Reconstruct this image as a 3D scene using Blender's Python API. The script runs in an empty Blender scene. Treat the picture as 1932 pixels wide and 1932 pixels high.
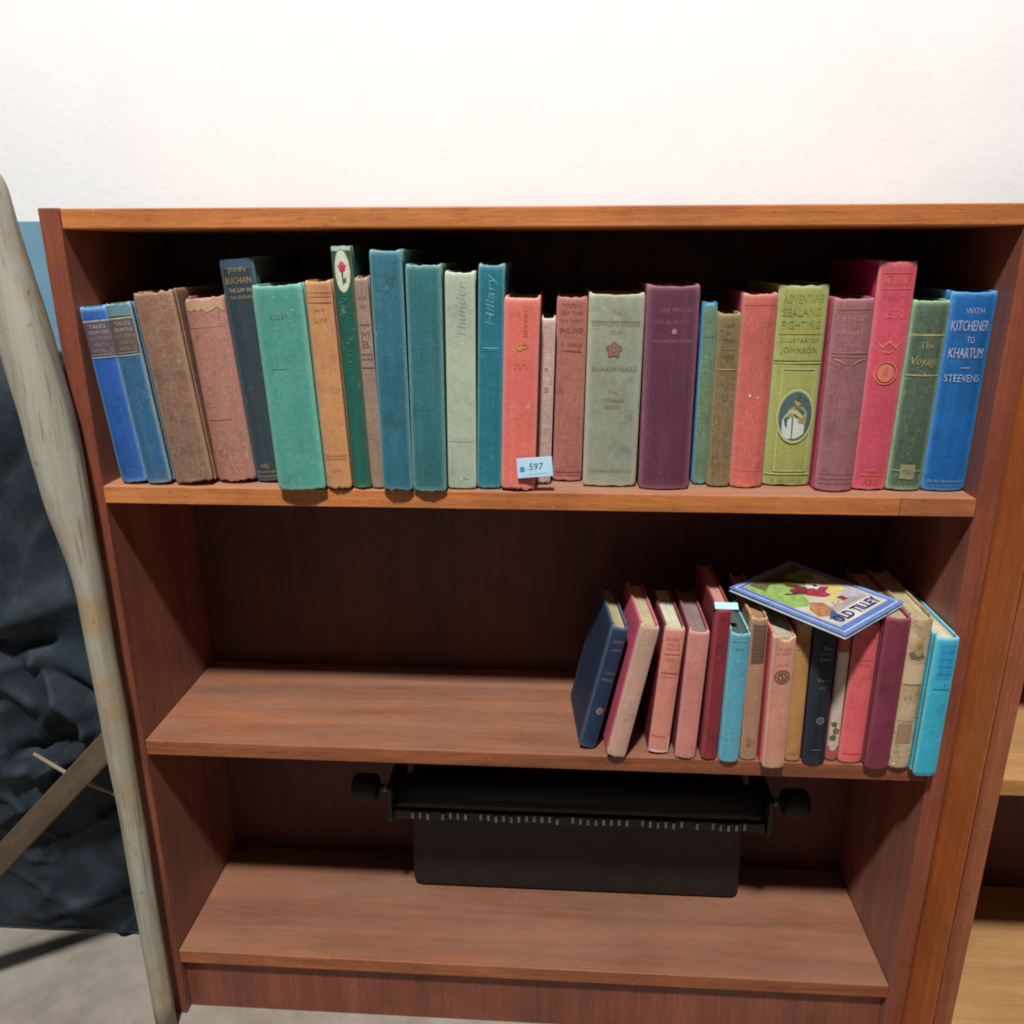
import bpy, bmesh, math, random
from mathutils import Vector, Matrix, noise

random.seed(7)
scene = bpy.context.scene
COL = scene.collection
ZO = 0.70            # upper shelf top above the floor
R = math.radians

# ------------------------------------------------------------------ camera
def look_matrix(pitch, yaw, roll, pos):
    fw = Vector((math.sin(yaw)*math.cos(pitch), math.cos(yaw)*math.cos(pitch), -math.sin(pitch)))
    r = fw.cross(Vector((0, 0, 1))).normalized()
    u = r.cross(fw)
    r2 = math.cos(roll)*r + math.sin(roll)*u
    u2 = -math.sin(roll)*r + math.cos(roll)*u
    m = Matrix((r2, u2, -fw)).transposed().to_4x4()
    m.translation = pos
    return m
cam = bpy.data.cameras.new('camera')
cam.sensor_width = 36.0
cam.lens = 36.0*1527.25/1932.0
cam.clip_start = 0.01
cam.clip_end = 50
camo = bpy.data.objects.new('camera', cam)
COL.objects.link(camo)
camo.matrix_world = look_matrix(0.3069, -0.0618, -0.0023, Vector((0.4644, -0.7657, 0.2222+ZO)))
scene.camera = camo

# ------------------------------------------------------------------ light
world = bpy.data.worlds.new('World')
scene.world = world
world.use_nodes = True
bg = world.node_tree.nodes['Background']
bg.inputs[0].default_value = (0.95, 0.97, 1.0, 1)
bg.inputs[1].default_value = 0.06

lamp = bpy.data.lights.new('ceiling_lamp', 'AREA')
lamp.shape = 'DISK'
lamp.size = 0.20
lamp.energy = 118
lamp.color = (1.0, 0.975, 0.945)
lo = bpy.data.objects.new('ceiling_lamp', lamp)
COL.objects.link(lo)
lo.location = (0.29, -1.42, 2.46+ZO)
lo.rotation_euler = (Vector((0.45, 0.0, ZO-0.1)) - Vector(lo.location)).to_track_quat('-Z', 'Y').to_euler()

scene.view_settings.view_transform = 'Standard'
scene.view_settings.look = 'None'
scene.view_settings.exposure = 0
scene.view_settings.gamma = 1
scene.render.engine = 'CYCLES'
scene.cycles.use_denoising = True
scene.cycles.filter_width = 1.9
scene.cycles.max_bounces = 6

# ------------------------------------------------------------------ helpers
def lin(c):
    out = []
    for v in c[:3]:
        v = v/255.0
        out.append(v/12.92 if v <= 0.04045 else ((v+0.055)/1.055)**2.4)
    return tuple(out)
def L4(c): return lin(c)+(1.0,)

def tag(o, label=None, cat=None, group=None, kind=None):
    if label: o['label'] = label
    if cat: o['category'] = cat
    if group: o['group'] = group
    if kind: o['kind'] = kind
    return o
def empty(name, loc=(0, 0, 0), rot=(0, 0, 0)):
    o = bpy.data.objects.new(name, None)
    o.empty_display_size = 0.02
    COL.objects.link(o)
    o.location = loc
    o.rotation_euler = rot
    return o
def mesh_obj(name, verts, faces, mat=None, parent=None, smooth=False, wear=None):
    me = bpy.data.meshes.new(name)
    me.from_pydata(verts, [], faces)
    if wear is not None:
        a = me.attributes.new('wear', 'FLOAT', 'POINT')
        a.data.foreach_set('value', wear)
    bm = bmesh.new(); bm.from_mesh(me)
    bmesh.ops.recalc_face_normals(bm, faces=bm.faces)
    bm.to_mesh(me); bm.free()
    if smooth:
        me.polygons.foreach_set('use_smooth', [True]*len(me.polygons))
    if mat: me.materials.append(mat)
    me.update()
    o = bpy.data.objects.new(name, me)
    COL.objects.link(o)
    if parent: o.parent = parent
    return o
def box(name, lo_, hi_, mat, parent=None, bevel=0.0, segs=2):
    bm = bmesh.new()
    bmesh.ops.create_cube(bm, size=1)
    for v in bm.verts:
        v.co = Vector([lo_[i]+(v.co[i]+0.5)*(hi_[i]-lo_[i]) for i in range(3)])
    if bevel:
        bmesh.ops.bevel(bm, geom=list(bm.edges), offset=bevel, segments=segs, affect='EDGES', profile=0.5)
    me = bpy.data.meshes.new(name); bm.to_mesh(me); bm.free()
    if mat: me.materials.append(mat)
    o = bpy.data.objects.new(name, me); COL.objects.link(o)
    if parent: o.parent = parent
    return o
def tube(name, pts, radii, mat, parent=None, n=20, caps=True, wob=0.0):
    verts, faces = [], []
    m = len(pts)
    for i, (p, r) in enumerate(zip(pts, radii)):
        p = Vector(p)
        t = (Vector(pts[min(i+1, m-1)])-Vector(pts[max(i-1, 0)])).normalized()
        a = t.cross(Vector((0, 1, 0.001))).normalized(); b = t.cross(a)
        for k in range(n):
            th = 2*math.pi*k/n
            rr = r*(1+wob*noise.noise(Vector((math.cos(th)*1.5, math.sin(th)*1.5, p.z*9+p.x*9))))
            verts.append(p+(a*math.cos(th)+b*math.sin(th))*rr)
    for i in range(m-1):
        for k in range(n):
            faces.append((i*n+k, i*n+(k+1) % n, (i+1)*n+(k+1) % n, (i+1)*n+k))
    if caps:
        faces.append(tuple(range(n))[::-1]); faces.append(tuple((m-1)*n+k for k in range(n)))
    return mesh_obj(name, verts, faces, mat, parent, smooth=True)

# ------------------------------------------------------------------ materials
class NT:
    def __init__(self, name):
        self.m = bpy.data.materials.new(name); self.m.use_nodes = True
        self.t = self.m.node_tree; self.n = self.t.nodes
        self.b = self.n['Principled BSDF']
    def add(self, typ, **kw):
        nd = self.n.new(typ)
        for k, v in kw.items(): setattr(nd, k, v)
        return nd
    def link(self, a, b): self.t.links.new(a, b)
    def noise(self, vec, scale, detail=3, rough=0.6, dist=0.0):
        nd = self.add('ShaderNodeTexNoise')
        nd.inputs['Scale'].default_value = scale; nd.inputs['Detail'].default_value = detail
        nd.inputs['Roughness'].default_value = rough; nd.inputs['Distortion'].default_value = dist
        if vec is not None: self.link(vec, nd.inputs['Vector'])
        return nd.outputs['Fac']
    def ramp(self, fac, stops):
        nd = self.add('ShaderNodeValToRGB')
        el = nd.color_ramp.elements
        while len(el) < len(stops): el.new(0.5)
        for e, (p, c) in zip(el, stops):
            e.position = p; e.color = c if len(c) == 4 else tuple(c)+(1,)
        self.link(fac, nd.inputs[0]); return nd.outputs[0]
    def mix(self, fac, a, b, blend='MIX'):
        nd = self.add('ShaderNodeMix', data_type='RGBA', blend_type=blend)
        for inp, v in ((nd.inputs[0], fac), (nd.inputs[6], a), (nd.inputs[7], b)):
            if hasattr(v, 'is_linked') or hasattr(v, 'links'): self.link(v, inp)
            else: inp.default_value = v
        return nd.outputs[2]
    def math(self, op, a, b=0.0, clamp=False):
        nd = self.add('ShaderNodeMath', operation=op); nd.use_clamp = clamp
        for inp, v in ((nd.inputs[0], a), (nd.inputs[1], b)):
            if hasattr(v, 'links'): self.link(v, inp)
            else: inp.default_value = v
        return nd.outputs[0]
    def rng(self, v, a, b, c, d):
        nd = self.add('ShaderNodeMapRange')
        self.link(v, nd.inputs[0])
        for i, x in enumerate((a, b, c, d)): nd.inputs[i+1].default_value = x
        return nd.outputs[0]
    def objvec(self, scale=(1, 1, 1), rnd=True):
        tc = self.add('ShaderNodeTexCoord')
        mp = self.add('ShaderNodeMapping')
        mp.inputs['Scale'].default_value = scale
        self.link(tc.outputs['Object'], mp.inputs['Vector'])
        if rnd:
            oi = self.add('ShaderNodeObjectInfo')
            ml = self.math('MULTIPLY', oi.outputs['Random'], 37.0)
            cb = self.add('ShaderNodeCombineXYZ')
            for i in range(3): self.link(ml, cb.inputs[i])
            self.link(cb.outputs[0], mp.inputs['Location'])
        return mp.outputs[0]
    def bump(self, h, dist, strength=0.5):
        nd = self.add('ShaderNodeBump')
        nd.inputs['Strength'].default_value = strength; nd.inputs['Distance'].default_value = dist
        self.link(h, nd.inputs['Height']); self.link(nd.outputs[0], self.b.inputs['Normal'])

def cloth(name, c, c2=None, edge=None, wear=1.0, mott=0.35, rough=0.82, mscale=420, fade=0.8):
    """book cloth: slow fading c->c2, fine mottling, pale rubbed edges from the wear attribute"""
    k = NT(name)
    c2 = c2 or tuple(min(255, v*0.88+12) for v in c)
    edge = edge or tuple(min(255, v*0.62+88) for v in c)
    def old(q, f=0.985, sat=0.97):      # aged cloth: a little greyer and darker than new
        g = 0.3*q[0]+0.59*q[1]+0.11*q[2]
        return tuple((g+(x-g)*sat)*f for x in q)
    c, c2, edge = old(c), old(c2, 0.98), old(edge, 0.98)
    v = k.objvec()
    big = k.rng(k.noise(v, 17, 5, 0.7), 0.36, 0.64, 0, fade)
    col = k.mix(big, L4(c), L4(c2))
    # sun fading in long soft streaks down the spine
    stv = k.rng(k.noise(k.objvec((150, 150, 7)), 1.0, 4, 0.7), 0.45, 0.72, 0, 0.2)
    col = k.mix(stv, col, L4(tuple(min(255, x*0.8+52) for x in c)))
    fine = k.noise(v, mscale, 3, 0.75)
    w1 = k.noise(k.objvec((1100, 1100, 90)), 1.0, 2, 0.6)
    w2 = k.noise(k.objvec((90, 90, 1100)), 1.0, 2, 0.6)
    fine = k.math('ADD', k.math('MULTIPLY', fine, 0.45), k.math('MULTIPLY', k.math('ADD', w1, w2), 0.275))
    amp = k.rng(k.noise(v, 30, 3, 0.6), 0.35, 0.65, 0.6, 1.8)
    dev = k.math('MULTIPLY', k.rng(fine, 0.3, 0.7, -mott, mott), amp)
    soil = k.rng(k.noise(v, 11, 5, 0.72), 0.34, 0.6, 0.84, 1.05)
    val = k.math('MULTIPLY', k.math('ADD', dev, 1.0), soil)
    cb = k.add('ShaderNodeCombineColor')
    for i in range(3): k.link(val, cb.inputs[i])
    col = k.mix(1.0, col, cb.outputs[0], 'MULTIPLY')
    # rubbed scuffs and stains
    sc = k.math('MULTIPLY', k.rng(k.noise(v, 150, 4, 0.75), 0.60, 0.72, 0, 0.6), k.rng(k.noise(v, 14, 2, 0.5), 0.48, 0.62, 0, 1))
    col = k.mix(sc, col, L4(edge))
    st = k.rng(k.noise(v, 34, 4, 0.65), 0.58, 0.74, 0, 0.5)
    col = k.mix(st, col, L4(tuple(x*0.6 for x in c)))
    at = k.add('ShaderNodeAttribute', attribute_name='wear')
    wn = k.rng(k.noise(v, 260, 4, 0.75), 0.25, 0.7, -0.25, 0.75)
    w = k.math('MULTIPLY', k.math('ADD', at.outputs['Fac'], k.math('MULTIPLY', wn, at.outputs['Fac'])), wear*0.8, True)
    col = k.mix(w, col, L4(edge))
    k.link(col, k.b.inputs['Base Color'])
    k.b.inputs['Roughness'].default_value = rough
    k.b.inputs['Specular IOR Level'].default_value = 0.3
    k.bump(k.math('ADD', w1, w2), 0.00025, 0.25)
    return k.m

PAGES = {}
def pages(c):
    c = tuple(min(255, x*1.1) for x in c)
    if c in PAGES: return PAGES[c]
    k = NT('page_edges')
    v = k.objvec((1900, 8, 8))
    a = k.noise(v, 1.0, 2, 0.6)
    v2 = k.objvec()
    d = k.rng(k.noise(v2, 60, 4, 0.7), 0.4, 0.75, 0, 0.55)
    col = k.ramp(a, [(0.3, L4(tuple(x*0.66 for x in c))), (0.55, L4(c)), (0.8, L4(tuple(min(255, x*1.1) for x in c)))])
    col = k.mix(d, col, L4(tuple(x*0.72 for x in c)))
    k.link(col, k.b.inputs['Base Color']); k.b.inputs['Roughness'].default_value = 0.9
    k.bump(a, 0.0004, 0.6)
    PAGES[c] = k.m
    return k.m

INK = {}
def ink(c, under=None, worn=0.5):
    key = (c, under, worn)
    if key in INK: return INK[key]
    k = NT('print_ink')
    v = k.objvec()
    n = k.rng(k.noise(v, 330, 4, 0.75), 0.34, 0.66, 0.08, 0.08+worn)
    col = k.mix(n, L4(c), L4(under or tuple(x*0.55+20 for x in c)))
    k.link(col, k.b.inputs['Base Color']); k.b.inputs['Roughness'].default_value = 0.65
    INK[key] = k.m
    return k.m

def wood(name, axis, dark, mid, light, dust=0.0, dustc=(176, 150, 136), rough=0.5, seed=0.0, film=0.0):
    k = NT(name)
    s = [28.0, 28.0, 28.0]; s[axis] = 1.6
    v = k.objvec(tuple(s), rnd=False)
    mp = v.node; mp.inputs['Location'].default_value = (seed, seed*1.7, seed*0.6)
    a = k.noise(v, 1.0, 8, 0.68, 0.7)
    s2 = [420.0, 420.0, 420.0]; s2[axis] = 9.0
    v2 = k.objvec(tuple(s2), rnd=False)
    g = k.noise(v2, 1.0, 3, 0.7)
    col = k.ramp(a, [(0.28, L4(dark)), (0.5, L4(mid)), (0.74, L4(light))])
    gv = k.rng(g, 0.3, 0.7, 0.78, 1.12)
    cb = k.add('ShaderNodeCombineColor')
    for i in range(3): k.link(gv, cb.inputs[i])
    col = k.mix(1.0, col, cb.outputs[0], 'MULTIPLY')
    s4 = [1500.0, 1500.0, 1500.0]; s4[axis] = 70.0
    po = k.rng(k.noise(k.objvec(tuple(s4), rnd=False), 1.0, 2, 0.6), 0.58, 0.68, 0, 0.55)
    col = k.mix(po, col, L4(tuple(x*0.55 for x in dark)))
    v3 = k.objvec((1, 1, 1), rnd=False)
    pat = k.rng(k.noise(v3, 9, 5, 0.7), 0.35, 0.65, 0.80, 1.12)
    cb2 = k.add('ShaderNodeCombineColor')
    for i in range(3): k.link(pat, cb2.inputs[i])
    col = k.mix(1.0, col, cb2.outputs[0], 'MULTIPLY')
    # scratches and knocks
    sp = k.rng(k.noise(v3, 240, 2, 0.5), 0.72, 0.78, 0, 0.5)
    col = k.mix(sp, col, L4(tuple(min(255, x*1.25+25) for x in light)))
    k.b.inputs['Roughness'].default_value = rough
    if dust:
        geo = k.add('ShaderNodeNewGeometry'); sx = k.add('ShaderNodeSeparateXYZ')
        k.link(geo.outputs['Normal'], sx.inputs[0])
        up = k.rng(sx.outputs['Z'], 0.8, 0.98, 0, 1)
        vd = k.objvec((3.0, 14.0, 3.0), rnd=False)
        dn = k.rng(k.noise(vd, 1.6, 5, 0.7), 0.30, 0.66, 0.25, dust)
        sp2 = k.rng(k.noise(v3, 600, 2, 0.6), 0.35, 0.7, 0.7, 1.1)
        f = k.math('MULTIPLY', k.math('MULTIPLY', dn, up), sp2, True)
        col = k.mix(f, col, L4(dustc))
        k.link(k.math('ADD', k.math('MULTIPLY', f, 0.4), rough, True), k.b.inputs['Roughness'])
    if film:      # thin dust film on upright faces: soft grazing sheen
        k.b.inputs['Sheen Weight'].default_value = film
        k.b.inputs['Sheen Roughness'].default_value = 0.45
        k.b.inputs['Sheen Tint'].default_value = (0.9, 0.62, 0.5, 1)
    k.link(col, k.b.inputs['Base Color'])
    k.bump(g, 0.0005, 0.35)
    return k.m

def plain(name, c, rough=0.6, c2=None, scale=30, metal=0.0, bumpd=0.0, bumps=200):
    k = NT(name)
    v = k.objvec()
    col = k.mix(k.rng(k.noise(v, scale, 4, 0.65), 0.35, 0.65, 0, 1), L4(c), L4(c2 or tuple(x*0.85 for x in c)))
    k.link(col, k.b.inputs['Base Color']); k.b.inputs['Roughness'].default_value = rough
    k.b.inputs['Metallic'].default_value = metal
    if bumpd: k.bump(k.noise(v, bumps, 3, 0.6), bumpd, 0.6)
    return k.m

# ------------------------------------------------------------------ the setting
W = 0.862; T = 0.0185; TP = 0.02; D = 0.190
ZLO = -0.2992; ZTOP = 0.2463; ZBASE = -0.600; FLOOR = -0.70
M_wall = plain('wall_paint', (240, 240, 240), 0.9, (236, 236, 236), 8, bumpd=0.0006, bumps=150)
M_floor = plain('floor_screed', (168, 160, 148), 0.8, (140, 132, 120), 12)
o = box('wall', (-1.6, 0.225, 0), (2.4, 0.30, 2.4), M_wall); tag(o, kind='structure')
o = box('floor', (-1.6, -1.6, -0.05), (2.4, 0.225, 0.0), M_floor); tag(o, kind='structure')

M_side = wood('teak_side', 2, (108, 54, 38), (132, 70, 50), (152, 86, 62), rough=0.5, film=0.12)
M_edge = wood('teak_shelf_edge', 0, (162, 90, 46), (194, 118, 64), (214, 140, 82), dust=0.92, dustc=(150, 122, 112), rough=0.5, seed=3.1)
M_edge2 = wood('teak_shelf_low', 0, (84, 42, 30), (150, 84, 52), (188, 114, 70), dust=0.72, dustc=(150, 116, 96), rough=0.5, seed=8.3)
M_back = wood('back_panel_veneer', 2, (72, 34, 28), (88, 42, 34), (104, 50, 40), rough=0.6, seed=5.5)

def P(x, y, z): return (x, y, z+ZO)
case = empty('bookcase', P(0.43, 0, FLOOR))
tag(case, 'reddish brown wooden bookcase holding both rows of old books', 'bookcase')
def cpart(name, a, b, mat, bev=0.0012):
    off = Vector((0.43, 0, FLOOR))
    return box(name, Vector(a)-off, Vector(b)-off, mat, case, bev)
cpart('side_panel', (-TP, 0.0, FLOOR), (0, D+0.012, ZTOP+T), M_side)
cpart('side_panel', (W, 0.0, FLOOR), (W+TP, D+0.012, ZTOP+T), M_side)
cpart('top_board', (0.0005, 0.001, ZTOP), (W-0.0005, D, ZTOP+T-0.0005), M_edge)
cpart('shelf', (0.0005, 0.001, -T), (W-0.0005, D, 0), M_edge)
cpart('front_strip', (0.0008, -0.0010, -T+0.0004), (0.7905, 0.0008, -0.0004), M_edge, 0.0005)
cpart('front_strip', (0.7911, -0.0010, -T+0.0004), (W-0.0008, 0.0008, -0.0004), wood('lipping_offcut', 0, (150, 86, 50), (176, 108, 66), (192, 126, 80), seed=12.0), 0.0005)
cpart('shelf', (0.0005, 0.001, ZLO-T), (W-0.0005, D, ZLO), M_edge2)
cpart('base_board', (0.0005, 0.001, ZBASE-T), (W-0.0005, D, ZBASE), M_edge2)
cpart('plinth', (0.0005, 0.012, FLOOR), (W-0.0005, 0.03, ZBASE-T-0.0005), M_side)
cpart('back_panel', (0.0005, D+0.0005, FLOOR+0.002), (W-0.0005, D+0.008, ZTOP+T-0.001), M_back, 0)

M_nside = wood('oak_stained_side', 2, (176, 94, 44), (198, 110, 54), (212, 124, 64), rough=0.5, seed=2.2)
M_nfront = wood('stained_front_edge', 2, (112, 56, 32), (140, 74, 42), (176, 104, 66), rough=0.55, seed=9.1)
M_nshelf = wood('pale_shelf', 0, (160, 108, 54), (184, 130, 70), (204, 150, 88), dust=0.3, dustc=(205, 175, 135), seed=4.4)
nb = empty('bookcase', P(1.2, -0.058, FLOOR))
tag(nb, 'orange stained bookcase standing forward at the right edge', 'bookcase')
def npart(name, a, b, mat, bev=0.001):
    off = Vector((1.2, -0.058, FLOOR))
    return box(name, Vector(a)-off, Vector(b)-off, mat, nb, bev)
X0 = W+TP+0.002
npart('side_panel', (X0, -0.056, FLOOR), (X0+0.019, 0.18, ZTOP+T), M_nside)
npart('front_lipping', (X0, -0.060, FLOOR), (X0+0.019, -0.0565, ZTOP+T), M_nfront, 0.0006)
npart('shelf', (X0+0.0195, -0.052, ZLO+0.006), (1.5, 0.172, ZLO+0.0245), M_nshelf)
npart('shelf', (X0+0.0195, -0.052, -0.02), (1.5, 0.172, -0.002), M_nshelf)
npart('base_board', (X0+0.0195, -0.052, -0.62), (1.5, 0.172, -0.60), M_nshelf)
npart('back_panel', (X0+0.0195, 0.1725, FLOOR+.002), (1.5, 0.179, ZTOP+T), M_back, 0)
npart('side_panel', (1.5005, -0.058, FLOOR), (1.52, 0.18, ZTOP+T), M_nside)

# ------------------------------------------------------------------ text and print
_txt = {}
def text_geo(s, shear=0.0, bold=0.0):
    key = (s, shear, bold)
    if key in _txt: return _txt[key]
    cu = bpy.data.curves.new('tmp', 'FONT'); cu.body = s; cu.size = 1.0; cu.resolution_u = 2; cu.shear = shear; cu.offset = bold
    ob = bpy.data.objects.new('tmp', cu); COL.objects.link(ob)
    dg = bpy.context.evaluated_depsgraph_get(); dg.update()
    me = bpy.data.meshes.new_from_object(ob.evaluated_get(dg))
    vs = [(v.co.x, v.co.y) for v in me.vertices]; fs = [tuple(p.vertices) for p in me.polygons]
    bpy.data.objects.remove(ob); bpy.data.curves.remove(cu); bpy.data.meshes.remove(me)
    x0 = min(v[0] for v in vs); x1 = max(v[0] for v in vs); y0 = min(v[1] for v in vs); y1 = max(v[1] for v in vs)
    vs = [((x-x0)/(x1-x0)-0.5, (y-y0)/(y1-y0)-0.5) for x, y in vs]
    _txt[key] = (vs, fs)
    return _txt[key]
def strip_geo(x0, x1, z0, z1, nx=10, nz=1):
    vs, fs = [], []
    for j in range(nz+1):
        for i in range(nx+1): vs.append((x0+(x1-x0)*i/nx, z0+(z1-z0)*j/nz))
    for j in range(nz):
        for i in range(nx):
            a = j*(nx+1)+i; fs.append((a, a+1, a+nx+2, a+nx+1))
    return vs, fs
def disc_geo(cx, cz, rx, rz, inner=0.0, n=28, rings=3, wob=0.0, petals=0):
    vs, fs = [], []
    for r in range(rings+1):
        t = inner+(1-inner)*r/rings
        for k in range(n):
            a = 2*math.pi*k/n
            q = t*(1+(wob*math.cos(petals*a+math.pi/2*0) if petals else 0))
            vs.append((cx+rx*q*math.sin(a), cz+rz*q*math.cos(a)))
    for r in range(rings):
        for k in range(n):
            fs.append((r*n+k, r*n+(k+1) % n, (r+1)*n+(k+1) % n, (r+1)*n+k))
    return vs, fs
def poly_geo(pts):
    return list(pts), [tuple(range(len(pts)))]

def book(name, label, row, y0, xb, lean, w, h, depth, c, c2=None, board=None, edge=None, wear=1.0, mott=0.35,
         pg=(196, 182, 152), bulge=None, prints=(), frayt=0.0010, frayb=0.0012, mscale=420, fade=0.8, square=0.003,
         spine_mat=None, rough=0.82, group=None, tears=(), yaw=0.0):
    rnd = random.Random(name)
    b = bulge if bulge is not None else min(0.0045, w*0.11)
    a = R(lean)
    zb = (0.0 if row == 'u' else ZLO)+ZO
    lift = w/2*abs(math.sin(a))+0.0012
    root = empty('book', (xb, y0+b, zb+lift), (0, a, R(yaw)))
    tag(root, label, 'book', group)
    msp = spine_mat or cloth('cloth_'+name, c, c2, edge, wear, mott, rough, mscale, fade)
    mbd = msp if board is None else cloth('board_'+name, board, None, None, wear*0.8, mott*0.8, rough, mscale)
    # ---- spine shell
    n = 14; th = 0.0016; sh = 0.0075
    prof = [(-w/2, sh), (-w/2, sh*0.45)]
    for i in range(n+1):
        t = -1+2*i/n
        xx = t*w/2
        yy = -b*(1-abs(t)**2.3)
        prof.append((xx, yy))
    prof += [(w/2, sh*0.45), (w/2, sh)]
    # groove between spine and boards
    prof[0] = (-w/2+0.0009, sh); prof[-1] = (w/2-0.0009, sh)
    inner = []
    for (x, y) in prof:
        inner.append((x*(1-2*th/w), y+th if abs(x) < w/2-0.001 else y))
    zs = [0, 0.0012, 0.003, 0.006, 0.012]
    m = 9
    zs += [0.012+(h-0.024)*i/m for i in range(1, m)]
    zs += [h-0.012, h-0.006, h-0.003, h-0.0012, h]
    verts, faces, wr = [], [], []
    np_ = len(prof); NZ = len(zs)
    sd = rnd.random()*50
    for shell in (prof, inner):
        for j, z in enumerate(zs):
            for i, (x, y) in enumerate(shell):
                zz = z
                tt = (i-2)/n
                if z > h-0.004: zz = z-0.0013*math.sin(math.pi*max(0.0, min(1.0, tt)))**0.35*(1 if j == NZ-1 else 0.5)-frayt*(0.35+noise.noise(Vector((tt*7, sd, 1)))*0.9+0.3*noise.noise(Vector((tt*31, sd, 2))))*(1 if j == NZ-1 else 0.4)
                for (t0, t1, dep) in tears:
                    if z > h-0.0125 and t0 <= tt <= t1: zz -= dep*(0.6+0.5*abs(noise.noise(Vector((tt*25, sd, 5)))))*(z-(h-0.0125))/0.0125
                if z < 0.004: zz = z+frayb*(0.4+noise.noise(Vector((tt*9, sd, 9)))*1.2)*(1 if j == 0 else 0.4)
                e = min(z, h-z)
                pin = 0.0007*math.exp(-e/0.0018)
                dent = 0.0004*noise.noise(Vector((x*60, z*30, sd)))
                verts.append((x*(1-pin*1.5/w*2), y+pin+dent, max(zz, 0.0)))
                k_end = 1.5*math.exp(-e/0.0019)
                side = 0.78 if i in (1, 2, np_-3, np_-2) else (0.16 if i in (3, np_-4) else 0.0)
                wr.append(min(1.0, k_end+side))
    def id(s, j, i): return s*NZ*np_+j*np_+i
    for j in range(NZ-1):
        for i in range(np_-1):
            faces.append((id(0, j, i), id(0, j, i+1), id(0, j+1, i+1), id(0, j+1, i)))
            faces.append((id(1, j, i), id(1, j+1, i), id(1, j+1, i+1), id(1, j, i+1)))
        for i in (0, np_-1):
            faces.append((id(0, j, i), id(0, j+1, i), id(1, j+1, i), id(1, j, i)))
    for j in (0, NZ-1):
        for i in range(np_-1):
            faces.append((id(0, j, i), id(0, j, i+1), id(1, j, i+1), id(1, j, i)))
    sp = mesh_obj('spine', verts, faces, msp, root, smooth=True, wear=wr)
    # ---- boards
    bt = min(0.0026, w*0.14)
    for s in (-1, 1):
        y1, y2 = sh+0.0012, depth
        vs, fs, ww = [], [], []
        ys = [y1, y1+0.003, y1+0.02, (y1+y2)/2, y2-0.02, y2-0.003, y2]
        zz = [0, 0.002, 0.006, 0.03, h/2, h-0.03, h-0.006, h-0.002, h]
        xo = s*w/2; xi = s*(w/2-bt)
        for xq in (xo, xi):
            for z in zz:
                for y in ys:
                    ee = min(z, h-z, y2-y)
                    rr = 0.0006 if (ee < 0.001) else 0
                    fo = (0.0014*rnd.random() if (z in (0, h) and y in (y1, y2)) else 0)
                    zc = z-fo if z == h else z+fo
                    vs.append((xq-s*rr if xq == xo else xq+s*rr*0.3, y-(fo if y == y2 else 0), zc))
                    ww.append(min(1, math.exp(-ee/0.0025)+(0.25 if y == y1 else 0)))
        ny, nz = len(ys), len(zz); N = ny*nz
        for j in range(nz-1):
            for i in range(ny-1):
                for off in (0, N):
                    q0 = off+j*ny+i; fs.append((q0, q0+1, q0+ny+1, q0+ny))
            for i in (0, ny-1):
                q0 = j*ny+i; fs.append((q0, q0+ny, q0+ny+N, q0+N))
        for i in range(ny-1):
            for j in (0, nz-1):
                q0 = j*ny+i; fs.append((q0, q0+1, q0+1+N, q0+N))
        mesh_obj('cover_board', vs, fs, mbd, root, wear=ww)
    # ---- pages
    px = w/2-bt-0.0003
    sg = min(square, 0.02*h)
    vs, fs = [], []
    nxp = 9
    rows = [(0.0016, 0.5), (0.006, 0), ((depth)/2, 0), (depth-0.004, 0)]
    for z in (sg, h-sg):
        for (y, k) in rows:
            for i in range(nxp):
                t = -1+2*i/(nxp-1)
                yy = y-(b*(1-t*t)*0.8 if k else 0)
                zz2 = z+(rnd.random()-0.6)*0.0005*(1 if z > 0.05 else 0)
                vs.append((t*px, yy, zz2))
    nr = len(rows); N = nr*nxp
    for r_ in range(nr-1):
        for i in range(nxp-1):
            for off in (0, N):
                q0 = off+r_*nxp+i; fs.append((q0, q0+1, q0+nxp+1, q0+nxp))
        for i in (0, nxp-1):
            q0 = r_*nxp+i; fs.append((q0, q0+nxp, q0+nxp+N, q0+N))
    for i in range(nxp-1):
        for r_ in (0, nr-1):
            q0 = r_*nxp+i; fs.append((q0, q0+1, q0+1+N, q0+N))
    mesh_obj('page_block', vs, fs, pages(pg), root)
    # ---- print on the spine, laid onto its curve
    def surf(x):
        t = min(1.0, abs(x)/(w/2))
        return -b*(1-t**2.3)
    lay = 0
    for pr in prints:
        kind = pr[0]
        if kind == 't':
            _, s, fz, hm, wf, col = pr[:6]; xo = pr[6] if len(pr) > 6 else 0.0
            vs, fs = text_geo(s, pr[7] if len(pr) > 7 else 0.0)
            g = ([(x*wf*w+xo*w, h*(1-fz)+z*hm) for x, z in vs], fs); nm = 'lettering'
        elif kind == 'v':      # written along the spine
            _, s, fz, ln, hm, xo, col = pr[:7]; sg_ = pr[7] if len(pr) > 7 else 1
            vs, fs = text_geo(s, 0.2)
            g = ([(xo*w-sg_*z*hm, h*(1-fz)+sg_*x*ln) for x, z in vs], fs); nm = 'lettering'
        elif kind == 'l':
            _, fz, tm, wf, col = pr[:5]; xo = pr[5] if len(pr) > 5 else 0.0
            g = strip_geo(-wf*w/2+xo*w, wf*w/2+xo*w, h*(1-fz)-tm/2, h*(1-fz)+tm/2); nm = 'tooling'
        elif kind == 'vl':
            _, xf, f0, f1, tm, col = pr
            g = strip_geo(xf*w-tm/2, xf*w+tm/2, h*(1-f1), h*(1-f0), 2, 8); nm = 'tooling'
        elif kind == 'r':
            _, f0, f1, wf, col = pr[:5]; xo = pr[5] if len(pr) > 5 else 0.0
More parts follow.
